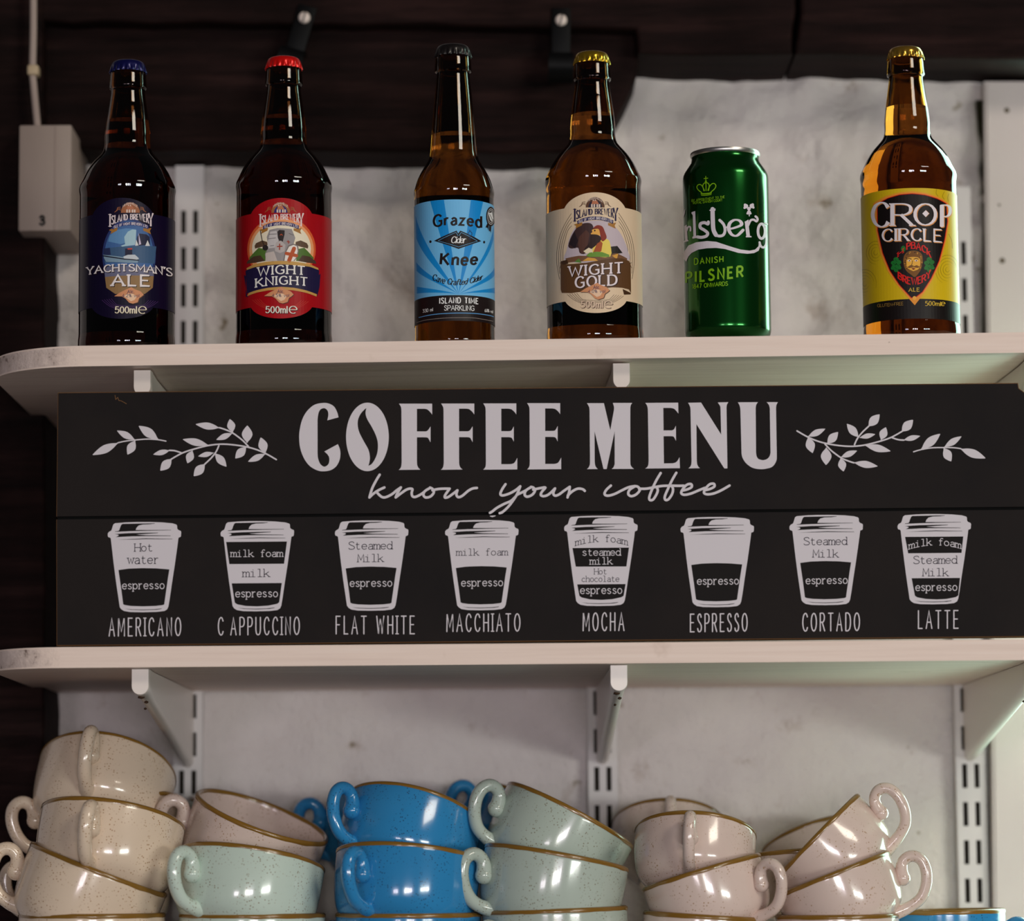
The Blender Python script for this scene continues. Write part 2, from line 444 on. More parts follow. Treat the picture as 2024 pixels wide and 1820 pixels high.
def mat_shelf_end(off=0.0):
    m = principled('rough_painted_end_grain' + ('_lower' if off else ''), (.68, .58, .53, 1), .7, .2)
    t = NT(m); c = t.coords((1, 1, 1)); n = t.noise(c, 260, 5, .75); n2 = t.noise(c, 90, 4, .7)
    col = t.ramp(n2, [(.31, (.25, .18, .15, 1)), (.39, (.62, .50, .45, 1)), (.6, (.73, .60, .55, 1))])
    sx = t.n('ShaderNodeSeparateXYZ'); t.l(c, sx.inputs[0])
    ad = t.n('ShaderNodeMath', operation='MULTIPLY_ADD'); t.l(n2, ad.inputs[0]); ad.inputs[1].default_value = .07; t.l(sx.outputs[0], ad.inputs[2])
    f = t.ramp(ad.outputs[0], [(0, (0, 0, 0, 1)), (1, (1, 1, 1, 1))]); f.node.color_ramp.elements[0].position = 0
    mr = t.n('ShaderNodeMapRange'); t.l(ad.outputs[0], mr.inputs[0]); mr.inputs[1].default_value = -.295 + off; mr.inputs[2].default_value = -.270 + off
    t.color(t.mix(mr.outputs[0], col, (.86, .70, .615, 1)))
    t.bump(n, .35, .003)
    return m
def mat_glaze(name, base, speck, amt=.345):
    m = principled(name, base, .16, .5, 0, .35)
    t = NT(m); c = t.coords((1, 1, 1))
    v = t.n('ShaderNodeTexVoronoi'); v.inputs['Scale'].default_value = 430; t.l(c, v.inputs['Vector'])
    gate = t.noise(c, 60, 2, .5)
    f = t.ramp(v.outputs['Distance'], [(.13, (.85, .85, .85, 1)), (.30, (0, 0, 0, 1))])
    g = t.ramp(gate, [(.42, (0, 0, 0, 1)), (.58, (1, 1, 1, 1))])
    k = t.n('ShaderNodeMath', operation='MULTIPLY'); t.l(f, k.inputs[0]); t.l(g, k.inputs[1])
    tone = t.ramp(t.noise(c, 18, 3, .5), [(.3, tuple(x * .90 for x in base[:3]) + (1,)), (.7, base)])
    t.color(t.mix(k.outputs[0], tone, speck))
    return m
M_WALL = mat_plaster(); M_TIMBER = mat_timber(); M_SHELF = mat_shelf(); M_END = mat_shelf_end(); M_END2 = mat_shelf_end(-.018)
M_WHITE = principled('white_enamel_metal', (.76, .68, .63, 1), .28, .5)
M_STRIP = principled('white_strip_paint', (.66, .62, .62, 1), .5, .4)
M_HOLE = principled('slot_shade_paint', (.03, .025, .02, 1), .9, .1)
M_RUST = principled('brown_rust', (.07, .035, .02, 1), .8, .2)
M_BOARD = principled('white_board_paint', (.66, .59, .57, 1), .6, .3)
M_BOX = principled('cream_plastic', (.33, .265, .23, 1), .5, .3)
M_CABLE = principled('grey_white_cable', (.36, .285, .25, 1), .55, .3)
M_CLIP = principled('yellowed_clip', (.48, .37, .24, 1), .5, .3)
M_IRON = principled('black_iron', (.003, .003, .0035, 1), .5, .10)
M_SCREW = principled('pale_screw_head', (.75, .64, .58, 1), .45, .4)

# ------------------------------------------------------------------ the wall and what is fixed to it
WY = .35
def rough_grid(x0, x1, z0, z1, y, nx, nz, fn):
    vs, fs = [], []
    for j in range(nz + 1):
        for i in range(nx + 1):
            x = x0 + (x1 - x0) * i / nx; z = z0 + (z1 - z0) * j / nz
            vs.append((x, y - fn(x, z), z))
    for j in range(nz):
        for i in range(nx):
            a = j * (nx + 1) + i
            fs.append((a, a + 1, a + nx + 2, a + nx + 1))
    return vs, fs
def wall_rel(x, z):
    up = max(0, min(1, (z - 1.55) / .15))
    p = Vector((x, 0, z))
    r = noise.fractal(p * 7, 1, 2, 4) * .007 + noise.fractal(p * 15 + Vector((9, 2, 0)), 1, 2, 3) * .0055 * (.3 + up)
    r += noise.fractal(p * 34 + Vector((3, 0, 1)), 1, 2, 3) * .0045 * (.25 + up)
    # edges of whitewashed stones
    c = noise.cell(Vector((x * 1.2, 0, z * 1.2)))
    w = 1 - min(1, abs(noise.noise(Vector((x * 5.2, 4, z * 8.5)))) * 5)
    r += -.006 * w ** 2 * (.25 + up * .75)
    r += up * .004 * abs(noise.noise(p * 60))
    return min(r - .002, .0055)
vs, fs = rough_grid(-1.35, .485, .85, 2.15, WY, 280, 240, wall_rel)
structure(link('wall_back', mesh_from(vs, fs), M_WALL, smooth=60))

def ztop(x):
    """top of the upper shelf, which hangs a little out of level"""
    a = at(150, 683.5, 0); b = at(2024, 656.5, 0)
    return a.z + (b.z - a.z) * (x - a.x) / (b.x - a.x)
LZ_T = at(1100, 1271, 0).z; LZ_B = at(1100, 1312, 0).z
UP_T = .0
def shelf(name, ztopf, thick, x_left, x_right, r, label, group):
    # plan outline with a big rounded front-left corner, front edge at Y=0
    out = []
    n = 18
    for k in range(n + 1):
        a = math.pi + (math.pi / 2) * k / n
        out.append((x_left + r + r * math.cos(a), r + r * math.sin(a)))
    xs = [x_left + r + (x_right - x_left - r) * k / 24 for k in range(1, 25)]
    out += [(x, 0.0) for x in xs]
    back = WY - .003
    out += [(x_right, back), (x_left, back)]
    bm = bmesh.new(); N = len(out)
    xm = x_left
    top = [bm.verts.new((p[0], p[1], ztopf(p[0]))) for p in out]
    bot = [bm.verts.new((p[0], p[1], ztopf(p[0]) - thick)) for p in out]
    bm.faces.new(top); bm.faces.new(bot[::-1])
    side = []
    for i in range(N):
        j = (i + 1) % N
        f = bm.faces.new((top[i], bot[i], bot[j], top[j])); side.append(f)
        if i < n: f.material_index = 1
    es = [e for e in bm.edges if all(f in side for f in e.link_faces) is False and any(f in side for f in e.link_faces)]
    bmesh.ops.bevel(bm, geom=es, offset=.0012, segments=2, affect='EDGES', profile=.5)
    o = link(name, bm_mesh(bm), [M_SHELF, M_END if r > .06 else M_END2], smooth=35)
    tag(o, label, 'shelf', group)
    return o
XL = at(-36, 715, 0).x
th_u = at(1100, 669, 0).z - at(1100, 709.5, 0).z
th_l = LZ_T - LZ_B
XR = .50
shelf('wall_shelf', ztop, th_u, XL, XR, .076, 'white painted shelf holding the row of beer bottles and the green can', 'white wall shelves')
shelf('wall_shelf', lambda x: LZ_T, th_l, XL + .003, XR, .057, 'white painted shelf carrying the black coffee menu sign, above the cups', 'white wall shelves')

# slotted uprights
def upright(px, py, z0, z1, label, zs):
    P = at(px, py, WY - .012)
    w, d, t = .0245, .013, .0014
    root = thing('slotted_upright', (P.x, WY - .012, z0), label, 'shelf upright', 'slotted shelf uprights')
    bm = bmesh.new()
    h = z1 - z0
    sl = [z for z in zs if z0 + .03 < z < z1 - .03]
    xs = [-w / 2, -.0072, -.0030, .0030, .0072, w / 2]
    zz = [0]
    for z in sl: zz += [z - z0 - .010, z - z0 + .010]
    zz.append(h)
    for j in range(len(zz) - 1):
        hole = j % 2 == 1
        for i in range(5):
            if hole and i in (1, 3): continue
            a, b = xs[i], xs[i + 1]
            bm.faces.new([bm.verts.new(p) for p in ((a, 0, zz[j]), (b, 0, zz[j]), (b, 0, zz[j + 1]), (a, 0, zz[j + 1]))])
        if hole:
            for i in (1, 3):
                a, b, c, e = xs[i], xs[i + 1], zz[j], zz[j + 1]
                for q in (((a, 0, c), (a, t, c), (a, t, e), (a, 0, e)), ((b, 0, c), (b, 0, e), (b, t, e), (b, t, c)), ((a, 0, e), (a, t, e), (b, t, e), (b, 0, e)), ((a, 0, c), (b, 0, c), (b, t, c), (a, t, c))):
                    bm.faces.new([bm.verts.new(p) for p in q])
    for sx in (-1, 1):
        x = sx * w / 2
        bm.faces.new([bm.verts.new(p) for p in ((x, 0, 0), (x, d, 0), (x, d, h), (x, 0, h))][::sx])
    bmesh.ops.remove_doubles(bm, verts=bm.verts[:], dist=1e-6)
    link('channel', bm_mesh(bm), M_STRIP, root)
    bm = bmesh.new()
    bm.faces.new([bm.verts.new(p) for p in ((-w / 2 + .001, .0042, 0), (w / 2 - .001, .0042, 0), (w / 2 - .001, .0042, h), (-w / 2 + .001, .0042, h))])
    o = link('slot_shade', bm_mesh(bm), M_HOLE, root); o['label'] = 'dark sheet painted as the shade inside the slotted channel'  # dark sheet paints the shade seen through the slots
    return P.x
pitch = .0318
zref = at(1912, 1534, WY).z
zs = [zref + k * pitch for k in range(-16, 30)]
zb = .90
X1 = upright(372, 1200, zb, at(372, 333, WY).z, 'white slotted metal upright on the wall at the left, behind the cream cups', zs)
X2 = upright(1191, 1480, zb, at(1191, 700, WY).z, 'white slotted metal upright in the middle, between the sage cups and right-hand cream cups', zs)
X3 = upright(1908, 1100, zb, at(1905, 375, WY).z, 'white slotted metal upright at the right, beside the white board', zs)

def bracket(px_front, py_top, zt, label, hf=None, xw=None):
    """shelf bracket: a tapering folded arm, deep at the wall, rounded nose at the front"""
    y0, y1 = .016, WY - .011
    x0 = at(px_front, py_top, y0).x
    # the arm hooks into the upright
    x1 = xw if xw is not None else x0
    h0, h1 = .0195, .064
    root = thing('shelf_bracket', (x0, y0, zt), label, 'shelf bracket', 'white shelf brackets')
    bm = bmesh.new(); rings = []
    r = .0066
    ys = [0, .0008, .0025, .006, .012] + [.02 + (y1 - y0 - .02) * k / 10 for k in range(11)]
    for y in ys:
        u = y / (y1 - y0); h = h0 + (h1 - h0) * max(0, (y - .018) / (y1 - y0 - .018))
        q = min(1, y / .006); k = math.sqrt(max(0, 1 - (1 - q) ** 2)) * .35 + .65
        rr = r * (.80 + .2 * k) - .0016 * min(1, max(0, (y - .012) / .02))
        hh = h * (.9 + .1 * k)
        ring = [(-rr, 0), (-rr, -(hh - rr) * .5)] + [(-rr * math.cos(a), -(hh - rr) - rr * math.sin(a)) for a in [math.pi * j / 10 for j in range(11)]] + [(rr, -(hh - rr) * .5), (rr, 0)]
        xo = (x1 - x0) * u
        rings.append([bm.verts.new((xo + p[0], y, p[1])) for p in ring])
    n = len(rings[0])
    for a, b in zip(rings, rings[1:]):
        for i in range(n): bm.faces.new((a[i], a[(i + 1) % n], b[(i + 1) % n], b[i]))
    bm.faces.new(rings[0]); bm.faces.new(rings[-1][::-1])
    link('arm', bm_mesh(bm), M_WHITE, root, smooth=50)
    bm = bmesh.new()
    for (px, py, pz, sx, sz) in ((-.001, .0185, -h0 - .0004, .0030, .0014), (.0016, .030, -h0 - .0035, .0018, .0012), (-.0012, .05, -h0 - .0075, .0012, .001)):
        v = bmesh.ops.create_icosphere(bm, subdivisions=1, radius=1)['verts']
        for q in v: q.co = Vector((q.co.x * sx + px, q.co.y * .004 + py, q.co.z * sz + pz))
    o = link('rust_chip', bm_mesh(bm), M_RUST, root); o['label'] = 'brown rusty chip in the white paint'
    return root
zl = LZ_B - .0004
zu = lambda x: ztop(x) - th_u - .0004
bracket(277, 1322, zl, 'white bracket under the left end of the lower shelf, over the cream cups', xw=X1)
bracket(1223, 1313, zl, 'white bracket under the middle of the lower shelf, over the sage cups', xw=X2)
bracket(2046, 1300, zl, 'white bracket under the right end of the lower shelf, beside the white board', xw=X3)
def bu(px, label, xw):
    x = at(px, 715, .016).x
    return bracket(px, 715, zu((x + xw) / 2) - .0008, label, xw=xw)
bu(281, 'white bracket nose under the left end of the bottle shelf, above the leaf sprig', X1)
bu(1228, 'white bracket nose under the middle of the bottle shelf, above the sign lettering', X2)
bu(2050, 'white bracket under the right end of the bottle shelf, behind the sign corner', X3)

# white board at the right end of the wall
bm = bmesh.new()
y0 = WY - .026
P = [at(1946, 160, y0), at(1966, 1830, y0), at(2062, 1830, y0), at(2062, 160, y0)]
f = [bm.verts.new(p) for p in P]; g = [bm.verts.new((p.x, WY, p.z)) for p in P]
bm.faces.new(f)
for i in range(4): bm.faces.new((f[i], g[i], g[(i + 1) % 4], f[(i + 1) % 4]))
bmesh.ops.bevel(bm, geom=[e for e in bm.edges if all(v in f for v in e.verts)], offset=.002, segments=2, affect='EDGES')
structure(link('trim_1', bm_mesh(bm), M_BOARD))
bm = bmesh.new()
for (px, py, r) in ((1990, 218, .0024), (1981, 515, .0026), (1975, 405, .0012)):
    c = at(px, py, y0 - .0002)
    v = bmesh.ops.create_circle(bm, cap_ends=True, radius=r, segments=12)['verts']
    for q in v: q.co = Vector((c.x + q.co.x, c.y, c.z + q.co.y))
structure(link('trim_2', bm_mesh(bm), principled('plugged_screw_hole', (.16, .13, .10, 1), .8, .1)))
# dark gap between wall and board: its shade painted as black strips
def strip(px_list, y, name, mat):
    bm = bmesh.new(); L = []
    for (xa, xb, py) in px_list:
        a = at(xa, py, y); b = at(xb, py, y); L.append((bm.verts.new(a), bm.verts.new(b)))
    for (a, b), (c, d) in zip(L, L[1:]): bm.faces.new((a, b, d, c))
    return structure(link(name, bm_mesh(bm), mat))
M_GAP = principled('crevice_shade', (.018, .016, .008, 1), .9, .1)
strip([(1928, 1944, 198), (1931, 1945, 230), (1934, 1946, 262), (1940, 1947, 285), (1941, 1945, 310), (1938, 1945, 335), (1941, 1947, 362), (1940, 1948, 385)], WY - .0145, 'trim_3', M_GAP)
strip([(1941, 1948, 400), (1943, 1949, 440), (1942, 1950, 505), (1942, 1950, 560), (1944, 1951, 600), (1943, 1952, 640), (1944, 1952, 670)], WY - .0145, 'trim_4', M_GAP)
strip([(1964, 1966, 1520), (1962, 1967, 1560), (1963, 1967, 1590), (1961, 1968, 1640), (1963, 1967, 1670), (1962, 1968, 1720), (1965, 1967, 1745)], WY - .0145, 'trim_5', M_GAP)

# ------------------------------------------------------------------ timbers
def slab(name, outline, y_front, y_back, mat, label, cat, rough=.002, bevel=.004, seg=.02, parent=None):
    """outline in measured picture points, laid at its own distance and given its thickness"""
    pts = []
    for i, p in enumerate(outline):
        q = outline[(i + 1) % len(outline)]
        a = at(p[0], p[1], y_front); b = at(q[0], q[1], y_front)
        n = max(1, int((b - a).length / seg))
        for k in range(n):
            v = a.lerp(b, k / n)
            nn = noise.noise_vector(v * 37) * rough + noise.noise_vector(v * 150) * rough * .4
            pts.append((v.x + nn.x, v.z + nn.z))
    bm = bmesh.new()
    fr = [bm.verts.new((p[0], y_front, p[1])) for p in pts]; bk = [bm.verts.new((p[0], y_back, p[1])) for p in pts]
    bm.faces.new(fr); bm.faces.new(bk[::-1])
    N = len(pts)
    for i in range(N): bm.faces.new((fr[i], bk[i], bk[(i + 1) % N], fr[(i + 1) % N]))
    bmesh.ops.recalc_face_normals(bm, faces=bm.faces[:])
    es = [e for e in bm.edges if all(v in fr for v in e.verts)]
    bmesh.ops.bevel(bm, geom=es, offset=bevel, segments=3, affect='EDGES', profile=.5)
    o = link(name, bm_mesh(bm), mat, parent)
    if label: tag(o, label, cat)
    return o
slab('timber_beam', [(-60, -60), (1570, -60), (1572, 20), (1567, 60), (1568, 100), (1569, 108), (1480, 107), (1380, 109), (1262, 105), (1258, 56), (900, 50), (500, 46), (-60, 40)],
     .262, WY + .03, M_TIMBER, 'long dark brown timber beam across the top, above the dark board', 'beam', .0022)
slab('timber_beam', [(1576, -60), (2140, -60), (2140, 117), (2024, 119), (1900, 115), (1780, 110), (1640, 106), (1574, 108), (1573, 96), (1578, 60), (1581, 20)],
     .264, WY + .03, M_TIMBER, 'dark timber beam at the top right, right of the vertical crack', 'beam', .0022)
slab('timber_board', [(60, 44), (500, 50), (900, 55), (1257, 61), (1262, 110), (1257, 150), (1240, 192), (1215, 240), (1180, 275), (1120, 300), (1000, 302), (820, 300), (600, 296), (300, 296), (60, 292)],
     .285, WY + .03, M_TIMBER, 'wide dark brown board with a rounded right end, behind the bottle necks', 'board', .0016, .005)
slab('timber_post', [(-140, -80), (84, -80), (88, 700), (90, 1200), (86, 1500), (82, 1900), (-140, 1900)], .26, WY + .02, M_TIMBER,
     'nearly black upright timber post at the left edge, beside the shelf ends', 'post', .0014)


# iron clips on the board, each with a pale screw
def clip(px, py, tilt, label):
    y = .262
    P = at(px, py, y)
    root = thing('iron_clip', (P.x, y, P.z), label, 'clip', 'black iron clips')
    R = Matrix.Rotation(tilt, 4, 'Y')
    bm = bmesh.new()
    box_bm(bm, (0, -.0015, -.013), (.016, .003, .048), .001, 2)
    bm.transform(R); link('strap', bm_mesh(bm), M_IRON, root, smooth=40)
    path = [Vector((0, -.001, -.030)), Vector((0, -.012, -.031)), Vector((0, -.018, -.036)), Vector((0, -.018, -.044)), Vector((0, -.012, -.050)), Vector((0, 0, -.052))]
    path = catmull(path, 4)
    vs, fs = [], []
    for i, p in enumerate(path):
        t = (path[min(i + 1, len(path) - 1)] - path[max(i - 1, 0)]).normalized(); nn = t.cross(Vector((1, 0, 0)))
        for sx, so in ((-1, -1), (1, -1), (1, 1), (-1, 1)): vs.append(p + Vector((sx * .0105, 0, 0)) + nn * so * .0014)
    for i in range(len(path) - 1):
        for k in range(4): fs.append((i * 4 + k, i * 4 + (k + 1) % 4, i * 4 + 4 + (k + 1) % 4, i * 4 + 4 + k))
    fs += [(0, 1, 2, 3), tuple(len(vs) - 4 + k for k in range(4))[::-1]]
    me = mesh_from(vs, fs); me.transform(R); link('hook', me, M_IRON, root, smooth=50)
    vs, fs = lathe([(.0001, .0035), (.003, .0034), (.0046, .0024), (.0050, .0008), (.005, 0)], 20, cap0=True, cap1=False)
    bm = bmesh.new(); bm.from_mesh(mesh_from(vs, fs))
    bm.transform(Matrix.Rotation(math.pi / 2, 4, 'X')); bm.transform(Matrix.Translation((0, -.003, .0)))
    s = link('screw', bm_mesh(bm), M_SCREW, root, smooth=50)
    bm = bmesh.new(); box_bm(bm, (0, -.0064, 0), (.0010, .0008, .009)); bm.transform(Matrix.Rotation(.25, 4, 'Y'))
    link('screw_slot', bm_mesh(bm), M_IRON, s)
clip(1109, 42, .02, 'black iron clip with a pale screw, just left of the gold capped ale bottle')
clip(602, 37, .28, 'tilted black iron clip with a pale screw, just above the red bottle cap')

# electrical box with its cable
yb = .232
A = at(38, 247, yb); B = at(140, 456, yb)
root = thing('junction_box', ((A.x + B.x) / 2, WY - .02, B.z), 'cream rectangular cable box on the dark post, left of the first bottle', 'cable box')
bm = bmesh.new()
w, h = B.x - A.x, A.z - B.z
box_bm(bm, (0, yb + .0525 - (WY - .02), h / 2), (w, .105, h), .0015, 2)
link('casing', bm_mesh(bm), M_BOX, root, smooth=40)
bm = bmesh.new()
c = at(110, 350, yb); box_bm(bm, (w * .19, yb - .0002 - (WY - .02), h / 2), (.0006, .0006, h * .98))
o = link('seam', bm_mesh(bm), principled('box_seam', (.30, .23, .2, 1), .6, .3), root)
c = at(83, 436, yb - .0006)
a = Art(0, 0, 1, lambda px, py: (at(px, py, yb - .0006).x, at(px, py, yb - .0006).z), lambda u, v, l: (u - root.location.x, yb - .0006 - (WY - .02), v - root.location.z))
blk = principled('black_mark', (.01, .01, .01, 1), .6, .2)
a.text(blk, '3', 79, 87, 444, 427, .28, 1)
a.build('printed_mark', root)
cp = [at(66, -30, .243), at(66, 60, .243), at(64.5, 138, .243), at(67, 175, .243), at(74, 250, .243)]
vs, fs = sweep(catmull(cp, 8), .0030, 14)
tag(link('cable', mesh_from(vs, fs), M_CABLE, smooth=60), 'off white cable running down into the cream box at top left', 'cable')
bm = bmesh.new(); c = at(66, 140, .243)
box_bm(bm, (0, .002, 0), (.0095, .014, .0088), .002, 3)
bm.transform(Matrix.Translation(c))
tag(link('cable_clip', bm_mesh(bm), M_CLIP, smooth=40), 'yellowed plastic clip gripping the white cable above the cream box', 'clip')

# ------------------------------------------------------------------ the coffee menu sign
YS = .012
def mat_signboard():
    m = principled('black_sign_paint', (.016, .013, .013, 1), .6, .06)
    t = NT(m); c = t.coords((1, 1, 1)); n = t.noise(c, 8, 5, .6); n2 = t.noise(c, 90, 3, .6)
    t.color(t.ramp(n, [(.35, (.0125, .0105, .011, 1)), (.6, (.017, .0135, .013, 1))]))
    t.bump(n2, .08, .001)
    return m
M_SIGN = mat_signboard(); M_MDF = principled('bare_brown_board_edge', (.16, .08, .035, 1), .8, .1)
M_PRINT = principled('pale_lilac_grey_print', (.66, .615, .66, 1), .5, .3)
M_PRDK = principled('black_print', (.014, .012, .012, 1), .6, .06)
M_PRNV = principled('dark_print_on_cup', (.020, .013, .026, 1), .6, .06)
P0 = at(1060, 1268, YS)
sign = thing('menu_sign', (P0.x, YS, P0.z), 'long black coffee menu sign with pale lettering and eight drawn cups', 'sign')
def plank(name, pix):
    bm = bmesh.new()
    pts = [at(a, b, YS) for a, b in pix]
    fr = [bm.verts.new((p.x - P0.x, 0, p.z - P0.z)) for p in pts]; bk = [bm.verts.new((v.co.x, .012, v.co.z)) for v in fr]
    ff = bm.faces.new(fr); bm.faces.new(bk[::-1]); N = len(fr)
    for i in range(N):
        f = bm.faces.new((fr[i], bk[i], bk[(i + 1) % N], fr[(i + 1) % N])); f.material_index = 1
    bmesh.ops.recalc_face_normals(bm, faces=bm.faces[:])
    groove = lambda e: all(v in fr[g0:g1] for v in e.verts)
    g0, g1 = (4, 6) if len(pix) == 6 else (0, 2)
    inner = [e for e in bm.edges if all(v in fr for v in e.verts) and groove(e)]
    for f in bm.faces:
        if f.material_index == 1 and any(e in f.edges for e in inner): f.material_index = 0
    g = bmesh.ops.bevel(bm, geom=[e for e in bm.edges if all(v in fr for v in e.verts) and e not in inner], offset=.0006, segments=1, affect='EDGES', profile=.5, material=1)
    return link(name, bm_mesh(bm), [M_SIGN, M_MDF], sign)
up = plank('upper_plank', [(114, 775.5), (2012.5, 756.5), (2014, 767), (2032, 780), (2032, 1001.3), (111, 1020.6)])  # right end carried past the corner, in place of the dark shade beside it
lo = plank('lower_plank', [(111, 1026.6), (2032, 1007.2), (2032, 1258.5), (111.5, 1276.5)])  # right end also extended to stand in for that shade
bm = bmesh.new()
a, b, c, d = at(113, 1019, YS), at(2030, 1000, YS), at(2030, 1009, YS), at(113, 1029, YS)
f = [bm.verts.new((p.x - P0.x, .004, p.z - P0.z)) for p in (a, d, c, b)]
bm.faces.new(f); link('groove', bm_mesh(bm), principled('groove_black', (.004, .004, .004, 1), .8, .1), sign)

def sign_art(x0=0, y0=0, sc=1.0):
    return Art(x0, y0, sc, lambda px, py: (at(px, py, YS).x, at(px, py, YS).z),
               lambda u, v, l: (u - P0.x, -.0002 - l * .00009, v - P0.z))
# heading: letter outlines traced from a 4.048x enlargement
A = sign_art(580, 780, 4.048)
def S(P, n=4):   # runs of points in a list flagged smooth: ('s',pts) or plain corner points
    out = []
    for p in P:
        if isinstance(p, list): out += [(q.x, q.y) for q in catmull([(a, b, 0) for a, b in p], n)]
        else: out.append(p)
    return out
cL = [[(361, 181), (350, 140), (325, 95), (285, 72), (240, 66), (170, 80), (110, 130), (70, 200), (50, 285), (46, 350), (55, 430), (85, 510), (130, 570), (190, 605), (240, 613), (300, 603), (345, 570), (370, 520), (376, 470), (370, 430), (355, 396)],
      [(247, 455), (270, 475), (285, 500), (287, 530), (278, 558), (255, 575), (235, 572), (212, 550), (197, 510), (193, 470)],
      [(193, 200), (200, 150), (215, 120), (240, 108), (262, 115), (276, 135), (279, 165), (271, 206)]]
A.poly(M_PRINT, S(cL), 1)
bean = S([[(583, 108), (577, 150), (590, 195), (625, 255), (655, 315), (673, 370), (676, 420), (670, 470), (650, 520), (625, 555), (600, 569)],
          [(600, 569), (610, 530), (611, 490), (600, 440), (570, 385), (540, 330), (520, 280), (514, 230), (520, 190), (540, 150), (565, 122), (583, 108)]])
A.poly(M_PRINT, ell(592, 338, 171, 274, 64), 1, [bean[:-1]])
Fp = [(844, 72), (1110, 72), [(1110, 160), (1095, 140), (1070, 118), (1045, 113)], (988, 113), (988, 294), [(1058, 294), (1075, 286), (1097, 254)], [(1097, 381), (1085, 360), (1075, 345), (1055, 341)], (988, 341),
      [(988, 520), (990, 560), (1000, 585), (1016, 600)], [(842, 602), (855, 590), (863, 570), (866, 540)], [(864, 130), (862, 105), (855, 88), (844, 72)]]
Ep = [(1518, 70), (1783, 70), [(1783, 158), (1770, 140), (1745, 118), (1720, 112)], (1663, 112), (1663, 292), [(1727, 292), (1745, 285), (1763, 253)], [(1763, 377), (1755, 360), (1745, 345), (1725, 340)], (1663, 340),
      (1663, 556), [(1735, 556), (1760, 550), (1775, 535), (1791, 505)], (1791, 598), [(1518, 600), (1530, 588), (1538, 570), (1540, 540)], [(1538, 130), (1536, 105), (1528, 85), (1518, 70)]]
def sh(P, dx, dy): return [[(a + dx, b + dy) for a, b in p] if isinstance(p, list) else (p[0] + dx, p[1] + dy) for p in P]
A.poly(M_PRINT, S(Fp), 1); A.poly(M_PRINT, S(sh(Fp, 337, -1)), 1)
A.poly(M_PRINT, S(Ep), 1); A.poly(M_PRINT, S(sh(Ep, 351, -2)), 1)
A.at(1060, 780, 4.048)
Mp = [(405, 68), (541, 68), (592, 284), [(620, 130), (622, 100), (612, 66)], [(768, 66), (757, 82), (752, 105)], [(752, 520), (754, 560), (765, 580), (782, 594)], [(603, 594), (618, 580), (627, 555)], (627, 293), (563, 595), (538, 595), (466, 293),
      [(467, 520), (469, 555), (478, 580), (492, 595)], [(405, 596), (418, 583), (428, 560), (430, 530)], [(426, 130), (424, 105), (416, 85), (405, 68)]]
Np = [(1214, 65), (1318, 63), (1479, 319), [(1474, 120), (1472, 95), (1462, 78), (1452, 62)], [(1537, 60), (1525, 80), (1522, 105)], (1529, 590), (1504, 590), (1281, 236), [(1284, 530), (1288, 560), (1298, 578), (1309, 588)], [(1216, 590), (1232, 575), (1240, 555), (1242, 530)], [(1234, 130), (1232, 105), (1224, 82), (1214, 65)]]
Up = [(1612, 61), [(1773, 60), (1760, 80), (1755, 105)], [(1758, 460), (1762, 490), (1775, 512), (1800, 522), (1820, 523), (1845, 515), (1865, 495), (1874, 465)], [(1868, 110), (1862, 85), (1852, 70), (1843, 60)], [(1933, 60), (1922, 80), (1918, 105)],
      [(1924, 480), (1920, 530), (1890, 575), (1840, 592), (1790, 596), (1730, 585), (1680, 550), (1650, 505), (1642, 470)], [(1633, 130), (1630, 100), (1622, 78), (1612, 61)]]
for P in (Mp, Np, Up): A.poly(M_PRINT, S(P), 1)
A.poly(M_PRINT, S([(a if isinstance(a, list) else a) for a in [(872, 66), (1135, 64), [(1137, 152), (1120, 130), (1100, 112), (1075, 106)], (1016, 106), (1018, 286), [(1082, 286), (1100, 278), (1117, 248)], [(1118, 370), (1108, 350), (1098, 336), (1080, 332)], (1018, 332), (1021, 550), [(1093, 549), (1115, 542), (1130, 528), (1146, 500)], (1149, 588), [(872, 591), (888, 578), (896, 560), (899, 530)], [(893, 130), (890, 100), (882, 80), (872, 66)]]]), 1)
A.build('heading_lettering', up)

A = sign_art(580, 780, 4.048)
pw = 20
for P in ([(690, 640), (660, 690), (630, 750), (608, 822)], [(608, 822), (640, 792), (680, 765), (728, 742)], [(662, 775), (690, 805), (715, 821), (745, 818), (790, 795), (825, 766), (860, 742)], [(860, 742), (832, 788), (818, 822)],
          [(818, 822), (860, 790), (900, 762), (930, 752), (952, 757), (946, 785), (952, 812), (975, 818), (1015, 800), (1050, 775)], [(1095, 745), (1052, 772), (1040, 802), (1058, 822), (1095, 815), (1122, 785), (1116, 757), (1093, 743)],
          [(1112, 765), (1150, 756), (1195, 752), (1250, 752)], [(1250, 752), (1216, 800), (1212, 823), (1240, 818), (1280, 790), (1312, 765)], [(1312, 765), (1304, 800), (1320, 820), (1352, 808), (1400, 768), (1436, 750), (1468, 746)],
          [(1697, 716), (1668, 760), (1656, 795), (1676, 806), (1730, 790), (1780, 762), (1815, 733)], [(1815, 733), (1792, 790), (1762, 840), (1720, 895), (1675, 937), (1650, 948)], [(1780, 812), (1740, 850), (1690, 872), (1630, 904), (1590, 935), (1572, 945)],
          [(1790, 800), (1840, 776), (1860, 765)], [(1905, 738), (1862, 765), (1850, 800), (1870, 816), (1908, 802), (1932, 770), (1922, 745), (1900, 738)]):
    A.stroke(M_PRINT, P, pw, 1, 6)
A.at(1060, 780, 4.048)
